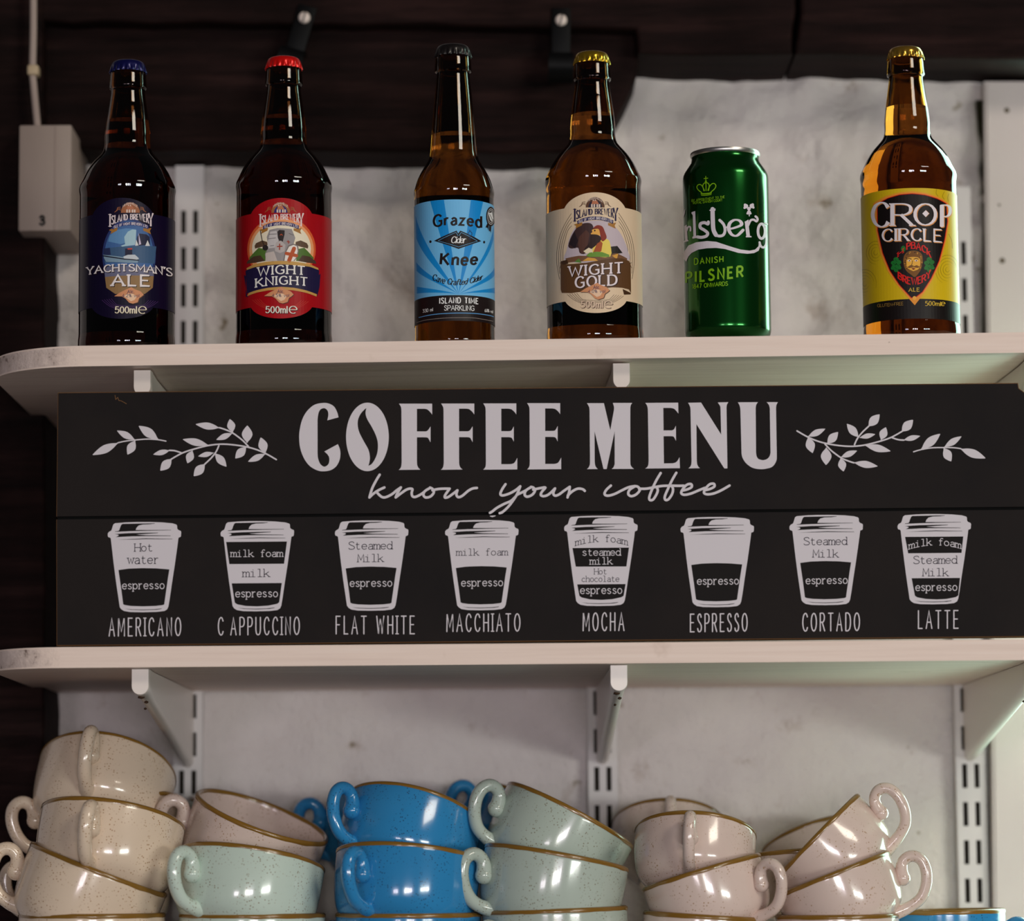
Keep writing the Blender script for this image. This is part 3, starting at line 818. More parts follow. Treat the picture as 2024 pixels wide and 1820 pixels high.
for P in ([(-25, 760), (10, 752), (45, 745), (72, 744), (46, 775), (36, 802), (60, 812), (100, 797), (150, 750)], [(150, 750), (136, 788), (150, 808), (182, 798), (220, 770), (268, 737)], [(268, 737), (262, 780), (250, 822)], [(252, 806), (290, 772), (332, 752), (370, 756), (388, 770)],
          [(597, 727), (560, 762), (546, 795), (572, 808), (625, 795), (685, 765), (740, 740), (785, 732)], [(790, 732), (746, 762), (736, 795), (760, 812), (800, 797), (828, 762), (812, 737), (786, 731)],
          [(822, 752), (880, 752), (930, 743), (1000, 731), (1070, 728), (1140, 729), (1180, 728)], [(995, 627), (958, 690), (925, 760), (904, 820), (910, 843), (935, 838), (960, 800), (972, 765), (962, 738)],
          [(1120, 625), (1088, 680), (1055, 750), (1028, 815), (1034, 842), (1058, 836), (1086, 795), (1094, 757), (1085, 733)],
          [(1166, 768), (1210, 757), (1243, 738), (1238, 716), (1206, 720), (1172, 755), (1160, 788), (1186, 801), (1240, 790), (1300, 765), (1350, 745)],
          [(1347, 765), (1390, 754), (1424, 735), (1420, 713), (1386, 718), (1352, 755), (1342, 785), (1368, 797), (1420, 790), (1480, 765), (1546, 727)]):
    A.stroke(M_PRINT, P, pw, 1, 6)
A.build('script_lettering', up)
A = sign_art(580, 780, 4.048)
A.poly(M_PRINT, [(1570, 969), (1592, 967), (1620, 966), (1612, 974), (1592, 980), (1577, 976)], 1)
A.build('letter_tail', lo)

# leaf sprigs
LEAF = [((310, 350), (122, 438), 58), ((430, 328), (300, 262), 48), ((600, 325), (458, 228), 66), ((432, 332), (376, 435), 62)]
LSTEM = [[(655, 338), (600, 328), (520, 323), (430, 330), (360, 338), (305, 350)]]
LEAF2 = [((698, 465), (615, 552), 64), ((685, 405), (563, 435), 38), ((965, 367), (778, 325), 52), ((848, 405), (812, 498), 58), ((940, 503), (858, 592), 64), ((1005, 422), (890, 448), 36), ((1010, 425), (1095, 523), 56),
         ((1048, 242), (872, 215), 50), ((1140, 275), (1120, 178), 58), ((1140, 280), (1022, 328), 42), ((1245, 352), (1247, 225), 76), ((1240, 378), (1160, 463), 60), ((1378, 428), (1345, 312), 66), ((1380, 430), (1253, 487), 45)]
LSTEM2 = [[(1458, 472), (1380, 428), (1300, 395), (1200, 372), (1080, 360), (980, 367), (880, 390), (780, 422), (695, 468)], [(765, 422), (720, 408), (680, 405)], [(1040, 372), (1020, 415), (985, 460), (938, 505)], [(1255, 377), (1210, 330), (1140, 278), (1090, 255), (1045, 240)]]
def leaf(A, b, t, w, mp):
    d = (t[0] - b[0], t[1] - b[1]); L = math.hypot(*d); d = (d[0] / L, d[1] / L); n = (-d[1], d[0])
    prof = [(0, 0), (.1, .12), (.25, .34), (.45, .5), (.62, .47), (.8, .30), (.93, .13), (1, 0)]
    pts = [(b[0] + d[0] * L * s + n[0] * w * h, b[1] + d[1] * L * s + n[1] * w * h) for s, h in prof] + [(b[0] + d[0] * L * s - n[0] * w * h, b[1] + d[1] * L * s - n[1] * w * h) for s, h in prof[-2:0:-1]]
    A.poly(M_PRINT, [mp(p) for p in pts], 1, smooth=3)
ident = lambda p: p
def rot_map(p):     # the right-hand sprig is the left one turned half round
    x, y = 150 + p[0] / 3.68, 780 + p[1] / 3.68
    X_, Y_ = 2121.5 - x, 1759.9 - y
    return ((X_ - 150) * 3.68, (Y_ - 780) * 3.68)
def mir_map(p):     # its outer twig is mirrored
    x, y = 150 + p[0] / 3.68, 780 + p[1] / 3.68
    X_, Y_ = 1805.7 + (328 - x) * .98, 892.8 + (y - 871.8) - (328 - x) * .1
    return ((X_ - 150) * 3.68, (Y_ - 780) * 3.68)
for nm, m1, m2 in (('leaf_sprig', ident, ident), ('leaf_sprig', rot_map, mir_map)):
    A = sign_art(150, 780, 3.68)
    for b, t, w in LEAF2: leaf(A, b, t, w, m1)
    for st in LSTEM2: A.stroke(M_PRINT, [m1(p) for p in st], 11, 1, 5)
    for b, t, w in LEAF: leaf(A, b, t, w, m2)
    for st in LSTEM: A.stroke(M_PRINT, [m2(p) for p in st], 9, 1, 5)
    A.build(nm, up)
A = sign_art(150, 780, 3.68)
A.stroke(M_MDF, [(285, 5), (290, 35), (305, 20), (312, 42), (330, 45), (368, 66)], 5, 1)
A.build('scratch', up)

# eight paper cups
BODY = [(165, 150), (175, 120), (200, 102), (350, 90), (500, 85), (700, 84), (880, 90), (1020, 103), (1080, 120), (1092, 135), (1095, 180), (1110, 198), (1148, 215), (1152, 235), (1148, 290), (1140, 300), (1113, 310), (1095, 450), (1060, 700), (1020, 960), (985, 1200), (968, 1300), (950, 1340), (910, 1365), (800, 1378), (600, 1383), (420, 1380), (330, 1365), (290, 1340), (268, 1310), (262, 1270), (215, 950), (180, 680), (150, 420), (138, 320), (125, 308), (103, 303), (95, 280), (96, 250), (110, 228), (145, 208), (155, 185)]
DARK = [[(290, 125), (310, 112), (500, 108), (770, 103), (775, 108), (700, 117), (600, 120), (540, 135), (510, 165), (497, 199), (700, 200), (1005, 198), (1005, 203), (760, 208), (420, 216), (200, 226), (200, 220), (250, 213), (262, 200), (275, 160)],
        [(195, 258), (400, 245), (650, 240), (820, 238), (815, 244), (700, 252), (505, 265), (640, 275), (1000, 280), (1000, 286), (700, 287), (450, 290), (210, 302), (245, 285), (255, 275), (240, 265)],
        [(230, 340), (450, 328), (640, 320), (840, 324), (1025, 326), (1025, 331), (840, 332), (640, 331), (450, 336)],
        [(342, 1331), (450, 1342), (600, 1345), (760, 1340), (872, 1327), (870, 1334), (800, 1347), (600, 1354), (430, 1348)]]
WIN = [(250, 775), (400, 755), (600, 748), (800, 752), (982, 767), (960, 900), (935, 1080), (908, 1270), (885, 1280), (780, 1292), (600, 1298), (430, 1292), (345, 1280), (318, 1268), (290, 1050), (268, 900)]
def tw(A, s, x0, b0, x1, b1, h, dark, arc=None, pen=.105):
    m = M_PRNV if dark else M_PRINT
    x1 -= (x1 - x0) * .02
    mid = arc if arc is not None else (b0 + b1) / 2
    A.text(m, s, x0, x1, (b0, mid, b1), (b0 - h, mid - h, b1 - h), pen * .82 if dark else pen * .98, 3, serif=.10, gap=.05, mono=.52, cap=False)
def nm_text(A, s, x0, b0, x1, b1, h):
    rnd = random.Random(s)
    A.text(M_PRINT, s, x0, x1, (b0, (b0 + b1) / 2, b1), (b0 - h, (b0 + b1) / 2 - h, b1 - h), .066, 1, gap=.52, iser=.16)
CUPS = [('americano', 213.0, 1031.7, [WIN], (200, 1020, 7.28), [('Hot', 485, 508, 750, 503, 110, 1), ('water', 385, 685, 848, 683, 122, 1), ('espresso', 300, 1050, 925, 1045, 112, 0)], ('AMERICANO', 115, 1725, 1145, 1718, 255)),
        ('cappuccino', 436.1, 1029.9, [[(198, 372), (1072, 365), (1030, 685), (243, 690)], [(278, 967), (998, 962), (960, 1240), (930, 1262), (800, 1288), (640, 1298), (480, 1292), (360, 1270), (322, 1245)]], (420, 1020, 7.28),
         [('milk foam', 268, 585, 1025, 583, 98, 0), ('milk', 440, 875, 835, 872, 110, 1), ('espresso', 328, 1165, 955, 1162, 112, 0)], ('C_APPUCCINO', 85, 1710, 1250, 1702, 250)),
        ('flat white', 662, 1028.7, [WIN], (640, 1010, 4.819), [('Steamed', 238, 365, 663, 362, 72, 1), ('Milk', 325, 485, 577, 482, 72, 1), ('espresso', 247, 720, 660, 717, 74, 0)], ('FLAT WHITE', 118, 1170, 862, 1168, 168)),
        ('macchiato', 879.7, 1027.8, [WIN], (640, 1010, 4.819), [('milk foam', 1265, 423, 1760, 420, 63, 1), ('espresso', 1308, 717, 1715, 713, 74, 0)], ('MACCHIATO', 1172, 1147, 1868, 1143, 165)),
        ('mocha', 1115, 1019.3, [[(230, 532), (1042, 525), (1005, 797), (277, 800)], [(298, 1055), (993, 1050), (965, 1218), (930, 1240), (800, 1268), (640, 1278), (480, 1270), (360, 1242), (330, 1220)]], (1100, 1010, 7.28),
         [('milk foam', 275, 500, 1035, 492, 98, 1, 440), ('steamed', 365, 640, 935, 637, 98, 0), ('milk', 485, 768, 812, 763, 98, 0), ('Hot', 545, 910, 730, 907, 80, 1), ('chocolate', 360, 1018, 915, 1015, 84, 1), ('espresso', 338, 1190, 957, 1187, 112, 0)], ('MOCHA', 383, 1722, 970, 1718, 255)),
        ('espresso', 1345, 1021.8, [WIN], (1320, 1010, 4.819), [('espresso', 277, 700, 685, 697, 74, 0)], ('ESPRESSO', 215, 1150, 755, 1143, 168)),
        ('cortado', 1560.3, 1017.7, [WIN], (1320, 1010, 4.819), [('Steamed', 1295, 323, 1717, 320, 72, 1), ('Milk', 1383, 440, 1632, 440, 72, 1), ('espresso', 1312, 695, 1720, 690, 74, 0)], ('CORTADO', 1285, 1143, 1825, 1138, 168)),
        ('latte', 1774, 1016, [[(283, 408), (1120, 402), (1095, 638), (327, 644)], [(377, 1003), (1073, 998), (1048, 1250), (1010, 1275), (880, 1300), (740, 1308), (580, 1300), (460, 1278), (425, 1255)]], (1750, 1005, 7.28),
         [('milk foam', 340, 585, 1100, 577, 98, 0, 525), ('Steamed', 405, 795, 1045, 790, 110, 1), ('Milk', 540, 972, 917, 970, 110, 1), ('espresso', 430, 1183, 1045, 1180, 112, 0)], ('LATTE', 475, 1725, 1045, 1722, 255))]
for nm, lx, ty, wins, crop, texts, name in CUPS:
    dx, dy = lx - 213.0, ty - 1031.7
    A = sign_art(200 + dx, 1020 + dy, 7.28)
    A.poly(M_PRINT, BODY, 1)
    for d in DARK: A.poly(M_PRDK, d, 2)
    for w in wins:
        if w is WIN: A.poly(M_PRDK, w, 2)
    A.at(*crop)
    for w in wins:
        if w is not WIN: A.poly(M_PRDK, w, 2)
    for t in texts: tw(A, *t)
    o = A.build('cup_drawing', lo); o['label'] = 'drawn paper cup above the word ' + nm
    A = sign_art(*crop); nm_text(A, *name)
    o = A.build('drink_name', lo); o['label'] = 'thin lettering reading ' + nm

# ------------------------------------------------------------------ bottles
def mat_glass(name, absorb, dens, tint):
    m = bpy.data.materials.new(name); m.use_nodes = True
    b = m.node_tree.nodes['Principled BSDF']
    b.inputs['Base Color'].default_value = tint; b.inputs['Roughness'].default_value = 0.0
    b.inputs['Transmission Weight'].default_value = 1; b.inputs['IOR'].default_value = 1.42
    v = m.node_tree.nodes.new('ShaderNodeVolumeAbsorption'); v.inputs['Color'].default_value = absorb; v.inputs['Density'].default_value = dens
    m.node_tree.links.new(v.outputs[0], m.node_tree.nodes['Material Output'].inputs['Volume'])
    return m
G_PALE = mat_glass('amber_glass_pale_ale', (.72, .48, .15, 1), 64, (.37, .19, .048, 1))
G_GOLD = mat_glass('amber_glass_golden_ale', (.78, .60, .2, 1), 40, (.225, .088, .024, 1))
G_CIDER = mat_glass('brown_glass_cider', (.80, .64, .2, 1), 50, (.235, .10, .026, 1))
G_DARK = mat_glass('brown_glass_dark_ale', (.60, .35, .05, 1), 100, (.24, .11, .04, 1))
M_BACK = principled('back_label_paper', (.05, .035, .02, 1), .7, .2)
R500 = [(17, 33), (20, 35), (30, 36), (45, 37), (51, 37.6), (54.5, 37), (57, 34.2), (64, 34), (90, 37.8), (117.5, 42), (140.5, 44.6), (150, 45.2), (157, 45), (163, 45), (169, 45.7), (175, 47.2), (181, 50), (188, 56), (194, 61.5), (203, 69.5), (213, 76.5), (222, 82), (231, 86.3), (239, 90), (245, 93.0), (249, 94.6), (253, 95.4), (256, 95.6), (259, 95.3), (262, 94.8), (265, 94.35), (268, 94.1), (272, 94), (300, 94), (420, 94), (535, 94), (541, 94.5), (546, 95.2), (556, 95.2), (566, 94), (572, 91), (576, 86)]
R330 = [(17, 33), (20, 34.5), (30, 35.5), (42, 36.3), (49, 36.6), (52.5, 36), (55, 32.8), (62, 32.9), (101, 37), (140, 40.7), (178, 44), (200, 45.6), (212, 46.6), (220, 48), (228, 51), (238, 57), (248, 63.5), (256, 67.8), (265, 72), (275, 75.6), (283, 77.8), (287, 79.3), (291, 80), (294, 80), (297, 79.6), (300, 79.1), (303, 78.8), (308, 78.7), (560, 78.7), (566, 79.3), (572, 79.3), (578, 78), (583, 75), (586, 71)]
YB = .058
def bottle(cx, cy, top, rows, glass, capcol, label, fill, cap_rough=.28, cap_metal=.75, yb=YB):
    X0 = at(cx, cy, yb).x
    s = (at(cx + 50, cy, yb) - at(cx - 50, cy, yb)).length / 100
    zb = ztop(X0) + .0003
    root = thing('beer_bottle', (X0, yb, zb), label, 'bottle', 'bottles on the upper shelf')
    def cxm(py):   # axis column at this height
        return cx
    z = lambda dy: at(cx, top + dy, yb).z - zb
    zmin = z(rows[-1][0])
    prof = [(hw * s, z(dy)) for dy, hw in rows]
    shift = prof[-1][1]
    # straight wall carried down to the shelf
    lastw = [i for i, (dy, hw) in enumerate(rows) if dy > 500]
    H = prof[0][1]
    pr = []
    for (r, zz), (dy, hw) in zip(prof, rows):
        pr.append((r, zz if dy < 530 else zz - shift))
    pr = pr[::-1]
    # order: from base up; base pushed in (punt)
    base = [(.0005, .006), (pr[0][0] * .6, .004), (pr[0][0] * .86, .0006), (pr[0][0] * .93, 0)]
    outer = base + pr
    vs, fs = lathe(outer, 96, cap0=True, cap1=True)
    # head space above the liquid: an inner wall with reversed faces
    inner = []
    zf = z(fill); th = 3.0e-3
    for (r, zz) in pr:
        if zz > zf: inner.append((max(r - th, .006), zz))
    inner = [(inner[0][0] * 1.0, zf)] + inner
    inner[-1] = (inner[-1][0], inner[-1][1] - .002)
    v2, f2 = lathe(inner, 64)
    b = len(vs); vs += v2; fs += [tuple(b + i for i in f)[::-1] for f in f2]
    link('glass', mesh_from(vs, fs), glass, root, smooth=38)
    # crown cap
    cp = [(.0005, 0), (20, .3), (27.5, 1.2), (31, 3.5), (33, 7), (34.2, 10), (34.6, 12), (35, 15), (35.8, 19), (36.6, 23), (36.2, 24), (34.5, 20)]
    zt = z(0)
    prof = [(a * s if a > .01 else .0003, zt - d * s) for a, d in cp][::-1]
    zlo, zhi = zt - 25.5 * s, zt - 10 * s
    def teeth(r, zz, a):
        k = max(0, min(1, (zhi - zz) / (zhi - zlo)))
        return s * 1.9 * k * math.cos(21 * a)
    vs, fs = lathe(prof, 168, teeth, cap0=False, cap1=True)
    link('crown_cap', mesh_from(vs, fs), principled('cap_paint_%d_%d_%d' % capcol, (lin(capcol[0]), lin(capcol[1]), lin(capcol[2]), 1), cap_rough, .5, cap_metal, .3), root, smooth=45)
    return root, X0, yb, zb, s
def cyl_art(root, X0, Y0, zb, R, x0, y0, sc):
    R = R + .00025
    def mapper(px, py):
        d = ray(px, py); ox, oy = EYE.x - X0, EYE.y - Y0
        a = d.x ** 2 + d.y ** 2; b = ox * d.x + oy * d.y; c = ox * ox + oy * oy - R * R
        D = b * b - a * c
        t = (-b - math.sqrt(D)) / a if D > 0 else -b / a
        x, y = ox + d.x * t, oy + d.y * t
        return (R * math.atan2(x, -y), EYE.z + d.z * t)
    def place(u, v, l):
        r = R + l * .00005; th = u / R
        return (r * math.sin(th), -r * math.cos(th), v - zb)
    A = Art(x0, y0, sc, mapper, place, step=R * .07)
    A.R = R
    # height of a row measured on the front line of the cylinder
    cpx = 0
    def zf(cx_crop, y):
        p = at(x0 + cx_crop / sc, y0 + y / sc, Y0 - R); return p.z
    A.zf = zf
    return A
def band(A, mat, cx, v0, v1, th, lev, n=60):
    z0, z1 = A.zf(cx, v0), A.zf(cx, v1)
    R = A.R; a = math.radians(th)
    pts = [(-a * R + 2 * a * R * k / n, z1) for k in range(n + 1)] + [(a * R - 2 * a * R * k / n, z0) for k in range(n + 1)]
    A.poly_uv(mat, [pts], lev)
def label_shape(A, mat, cx, vt, va, vb, vz, th_side, th_disc, lev):
    """a band with a bulging round top and bottom: vt/vb shoulders, va/vz apexes"""
    R = A.R; zt, za, zb_, zz = (A.zf(cx, v) for v in (vt, va, vb, vz))
    a, d = math.radians(th_side), math.radians(th_disc)
    top = [(R * (-d + 2 * d * k / 40), zt + (za - zt) * math.sqrt(max(0, 1 - ((k - 20) / 20) ** 2 * .93)) * 1.0 - (za - zt) * .264 * (((k - 20) / 20) ** 2)) for k in range(41)]
    top[0] = (-R * d, zt); top[-1] = (R * d, zt)
    bot = [(R * (-d + 2 * d * k / 40), zb_ + (zz - zb_) * math.sqrt(max(0, 1 - ((k - 20) / 20) ** 2 * .93)) - (zz - zb_) * .264 * (((k - 20) / 20) ** 2)) for k in range(41)]
    bot[0] = (-R * d, zb_); bot[-1] = (R * d, zb_)
    loop = [(-a * R, zb_)] + bot + [(a * R, zb_), (a * R, zt)] + top[::-1] + [(-a * R, zt)]
    A.poly_uv(mat, [loop], lev)
def back_label(root, R, z0, z1, th, name='back_label'):
    n = 40; R += .0003; vs = []; a = math.radians(th)
    for k in range(n + 1):
        t = math.pi - a + 2 * a * k / n
        vs += [(R * math.sin(t), -R * math.cos(t), z0), (R * math.sin(t), -R * math.cos(t), z1)]
    link(name, mesh_from(vs, [(2 * k, 2 * k + 2, 2 * k + 3, 2 * k + 1) for k in range(n)]), M_BACK, root, smooth=60)
def e_mark(A, m, cx, cy, r, pen, lev):
    A.stroke(m, [(cx - r * .8, cy), (cx + r * .95, cy)], pen * .7, lev, cap=False)
    A.stroke(m, [(cx + r * math.cos(t) * 1.0, cy - r * .95 * math.sin(t)) for t in [0.02 + k * 5.35 / 24 for k in range(25)]], pen, lev, wv=(pen * 1.5, pen * .7), cap=False)
WV = (.20, .085)
def brewery(A, dx, dy, lettercol, ring, inner, ribcol, shadow=None):
    O = lambda P: [(a + dx, b + dy) for a, b in P]
    arc = lambda rx, ry, n=16: [(662 + rx * math.cos(math.pi * k / n), 228 - ry * math.sin(math.pi * k / n)) for k in range(n + 1)]
    A.poly(ring, O(arc(106, 118)), 3); A.poly(inner, O(arc(76, 84)), 4)
    house = ink(168, 150, 140); hut = ink(140, 85, 60)
    A.poly(hut, O([(620, 190), (632, 150), (680, 148), (706, 190)]), 5)
    for x in (625, 652, 685, 710): A.poly(house, O([(x - 9, 226), (x - 9, 192), (x + 9, 190), (x + 9, 226)]), 5)
    for x, y in ((640, 146), (662, 146)): A.poly(house, O([(x - 6, y + 8), (x - 4, y - 8), (x + 6, y - 8), (x + 7, y + 8)]), 5)
    A.text(house, 'MINGHAMELLE', 578 + dx, 742 + dx, (170 + dy, 132 + dy, 172 + dy), (145 + dy, 110 + dy, 147 + dy), .16, 5, cap=False)
    for s in (-1, 1):
        for k in range(3):
            A.stroke(ring, O([(662 + s * (104 + 2 * k), 200 - 18 * k), (662 + s * (135 + 4 * k), 190 - 10 * k), (662 + s * (178 - 14 * k), 222 - 6 * k)]), 5, 3, 4, cap=False)
    A.text(lettercol, 'I', 430 + dx, 440 + dx, 380 + dy, 247 + dy, .2, 5, serif=.10, wv=(.13, .05))
    A.text(lettercol, 'SLAND', 455 + dx, 628 + dx, (360 + dy, 325 + dy, 306 + dy), (262 + dy, 250 + dy, 246 + dy), .2, 5, serif=.17, wv=(.17, .075), gap=.30, cap=False)
    A.text(lettercol, 'BREWER', 664 + dx, 866 + dx, (302 + dy, 310 + dy, 345 + dy), (244 + dy, 243 + dy, 242 + dy), .2, 5, serif=.17, wv=(.17, .075), gap=.30, cap=False)
    A.text(lettercol, 'Y', 868 + dx, 912 + dx, 373 + dy, 238 + dy, .2, 5, serif=.09, wv=(.13, .06))
    top = [(462, 378), (520, 350), (590, 333), (660, 328), (730, 331), (800, 346), (866, 372)]
    bot = [(862, 412), (800, 388), (730, 372), (660, 367), (590, 373), (520, 390), (466, 416)]
    g = ink(125, 85, 35)
    A.poly(g, O([(422, 420), (470, 404), (520, 396), (514, 428), (440, 466), (450, 436)]), 3)
    A.poly(g, O([(806, 402), (850, 404), (897, 398), (880, 432), (893, 468), (806, 428)]), 3)
    A.poly(ribcol, O(top + bot), 4)
    A.text(ink(175, 165, 165), 'ISLE OF WIGHT BREWERY LTD', 478 + dx, 850 + dx, (403 + dy, 362 + dy, 397 + dy), (376 + dy, 336 + dy, 370 + dy), .15, 5, cap=False)
def isle(A, dx, dy, txt):
    O = lambda P: [(a + dx, b + dy) for a, b in P]
    P = [(495, 1178), (560, 1135), (620, 1105), (685, 1075), (720, 1098), (790, 1125), (822, 1160), (800, 1180), (770, 1200), (755, 1245), (700, 1262), (660, 1250), (620, 1205), (580, 1180)]
    A.poly(ink(60, 35, 25), O([(a + 8, b + 6) for a, b in P]), 9.2)
    A.poly(ink(160, 108, 75), O(P), 10)
    A.poly(ink(188, 150, 125), O([(600, 1180), (640, 1150), (700, 1150), (745, 1180), (720, 1220), (680, 1235), (640, 1205)]), 10.5)
    n = ink(25, 18, 60)
    A.text(n, 'Alc.', 642 + dx, 716 + dx, 1144 + dy, 1108 + dy, .15, 11.2, cap=False)
    A.text(n, txt, 584 + dx, 772 + dx, 1188 + dy, 1153 + dy, .13, 11.2, cap=False)
def vol(A, dx, dy, col, shade):
    for m, o, l in ((shade, 7, 6), (col, 0, 7)):
        A.text(m, '500ml', 507 + dx + o, 745 + dx + o, 1352 + dy + o, 1282 + dy + o, .16, l, wv=(.19, .11), gap=.2)
        e_mark(A, m, 810 + dx + o, 1318 + dy + o, 42, 9, l)
def arcs(A, col, dx, dy, n=5):
    for k in range(n):
        P = [(350 + 26 * k, 1205 - 4 * k), (430 + 18 * k, 1270 - 6 * k), (540, 1312 - 12 * k), (670, 1325 - 13 * k), (800, 1312 - 12 * k), (905 - 18 * k, 1275 - 6 * k), (980 - 26 * k, 1222 - 4 * k)]
        A.stroke(col, [(a + dx, b + dy) for a, b in P], 4, 2, 4, cap=False)

# --- dark blue label
root, X0, Y0, zb, s = bottle(251.5, 450, 122, R500, G_DARK, (10, 11, 80), 'dark ale bottle with a blue cap and navy yacht label, leftmost in the row', 118, .35, .5)
R = 94 * s
A = cyl_art(root, X0, Y0, zb, R, 140, 370, 5.6875)
navy = ink(11, 6, 27, .3)
label_shape(A, navy, 640, 285, 118, 1335, 1478, 100, 39, 0)
sc_ = lambda rx, ry, cx=655, cy=770: ell(cx, cy, rx, ry, 40)
A.poly(ink(30, 40, 80), sc_(300, 420), 1); A.poly(ink(48, 76, 118), sc_(275, 395), 1.5)
A.poly(ink(70, 105, 140), [(420, 610), (440, 540), (520, 480), (620, 462), (730, 470), (720, 600), (560, 640)], 2)
A.poly(ink(125, 150, 160), [(600, 560), (640, 500), (690, 475), (735, 480), (730, 600), (720, 650), (580, 668), (560, 660), (610, 640)], 3)
A.poly(ink(20, 22, 45), [(770, 520), (850, 530), (885, 560), (890, 650), (740, 660), (745, 560)], 3)
A.poly(ink(150, 140, 160), [(760, 510), (790, 640), (765, 650)], 4); A.poly(ink(165, 165, 165), [(735, 590), (760, 655), (722, 658)], 4); A.poly(ink(165, 165, 165), [(862, 595), (888, 660), (835, 660)], 4)
A.poly(ink(45, 68, 95), [(375, 690), (960, 665), (940, 860), (640, 850), (380, 850)], 3)
A.poly(ink(28, 34, 62), [(370, 690), (440, 680), (450, 760), (370, 770)], 4); A.poly(ink(20, 20, 40), [(610, 690), (690, 690), (690, 760), (610, 770)], 4); A.poly(ink(150, 50, 40), [(635, 686), (690, 684), (690, 700), (640, 702)], 5)
A.poly(ink(150, 155, 160), [(590, 780), (640, 760), (720, 758), (765, 800), (740, 815), (600, 805)], 5)
A.poly(ink(95, 115, 130), [(365, 760), (590, 785), (765, 805), (750, 850), (640, 850), (400, 840), (375, 800)], 4); A.stroke(ink(12, 10, 25), [(365, 772), (480, 790), (600, 808), (760, 822)], 12, 5)
A.poly(ink(110, 85, 55), [(385, 1010), (930, 1000), (920, 1130), (830, 1200), (500, 1200), (400, 1130)], 3)
A.poly(ink(80, 80, 100), [(375, 900), (945, 900), (930, 1000), (385, 1010)], 3)
arcs(A, ink(60, 35, 80), 0, 62, 5)
brewery(A, 7, 60, ink(175, 162, 165), ink(120, 72, 45), ink(120, 72, 45), ink(35, 40, 85))
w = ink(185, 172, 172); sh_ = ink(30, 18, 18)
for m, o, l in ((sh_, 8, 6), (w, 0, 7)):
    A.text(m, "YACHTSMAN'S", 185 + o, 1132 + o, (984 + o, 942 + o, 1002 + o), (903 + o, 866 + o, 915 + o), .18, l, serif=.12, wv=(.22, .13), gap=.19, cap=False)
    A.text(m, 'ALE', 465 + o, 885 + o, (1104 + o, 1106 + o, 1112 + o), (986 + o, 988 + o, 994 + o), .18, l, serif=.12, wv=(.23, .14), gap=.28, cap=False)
isle(A, -5, 48, '4.2% vol'); vol(A, -6, 62, ink(190, 170, 150), sh_)
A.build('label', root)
back_label(root, R, .02, .112, 64)

# --- red label
root, X0, Y0, zb, s = bottle(561, 450, 115, R500, G_DARK, (225, 12, 8), 'dark ale bottle with a red cap and a red knight label', 118, .3, .45)
R = 94 * s
A = cyl_art(root, X0, Y0, zb, R, 450, 370, 5.6875)
label_shape(A, ink(125, 8, 15, .3), 620, 275, 120, 1330, 1474, 108, 39, 0)
A.poly(ink(165, 70, 35), ell(605, 700, 385, 375, 40), 1); A.poly(ink(185, 120, 80), ell(605, 705, 362, 350, 40), 2); A.poly(ink(190, 170, 150), ell(605, 690, 330, 300, 40), 2.5)
A.poly(ink(115, 110, 110), [(440, 560), (470, 480), (560, 460), (720, 470), (760, 570), (740, 640), (760, 720), (620, 840), (440, 830), (420, 760), (455, 650)], 3)
A.poly(ink(150, 145, 145), [(450, 620), (480, 500), (550, 490), (570, 600), (530, 680), (450, 690)], 3.5)
A.poly(ink(150, 140, 135), [(430, 740), (520, 720), (560, 830), (425, 830)], 3.5)
for P in ([(470, 530), (550, 525)], [(460, 580), (540, 570)], [(600, 500), (640, 495)], [(690, 520), (740, 540)], [(480, 660), (520, 655)]): A.stroke(ink(70, 65, 66), P, 6, 4)
A.poly(ink(30, 22, 22), [(560, 500), (580, 480), (640, 485), (640, 530), (620, 610), (590, 620), (565, 570)], 4); A.stroke(ink(150, 60, 30), [(590, 540), (602, 528), (616, 540)], 7, 5)
A.poly(ink(140, 132, 130), [(530, 690), (545, 620), (600, 600), (650, 650), (640, 720), (590, 740), (535, 720)], 4.5)
A.stroke(ink(120, 40, 25), [(585, 640), (583, 700)], 13, 5); A.stroke(ink(120, 40, 25), [(560, 668), (612, 664)], 13, 5)
A.stroke(ink(120, 40, 25), [(680, 600), (684, 632)], 10, 5); A.stroke(ink(120, 40, 25), [(668, 612), (697, 616)], 10, 5)
for s_ in (-1, 1):
    M = lambda P: [(605 + s_ * (a - 605), b) for a, b in P]
    A.poly(ink(60, 85, 35), M([(770, 700), (860, 680), (900, 720), (970, 800), (900, 830), (770, 830)]), 3)
    A.poly(ink(70, 52, 38), M([(765, 615), (820, 598), (890, 630), (905, 660), (900, 690), (820, 670), (760, 650)]), 4)
    A.poly(ink(58, 42, 32), M([(790, 830), (840, 765), (920, 780), (985, 830), (995, 860), (900, 850)]), 4)
A.stroke(ink(40, 30, 28), [(370, 490), (390, 600), (420, 680)], 9, 5); A.disc(ink(30, 26, 26), (425, 680), 32, 5)
A.poly(ink(90, 82, 80), [(625, 830), (640, 740), (680, 655), (740, 635), (790, 655), (800, 720), (780, 790), (750, 830)], 5)
A.poly(ink(185, 172, 165), [(638, 828), (652, 740), (690, 668), (740, 648), (778, 665), (786, 720), (768, 790), (738, 830)], 6)
A.stroke(ink(140, 60, 25), [(745, 690), (690, 825)], 34, 7, taper=lambda t: .75 + 1.1 * abs(t - .5)); A.stroke(ink(140, 60, 25), [(660, 745), (772, 770)], 30, 7, taper=lambda t: .7 + 1.1 * abs(t - .5))
nv = ink(22, 16, 45); gd = ink(150, 115, 60)
A.poly(gd, [(215, 912), (300, 866), (440, 838), (600, 828), (760, 838), (920, 866), (1015, 910), (1018, 930), (900, 895), (760, 880), (600, 872), (440, 880), (300, 905), (220, 930)], 7)
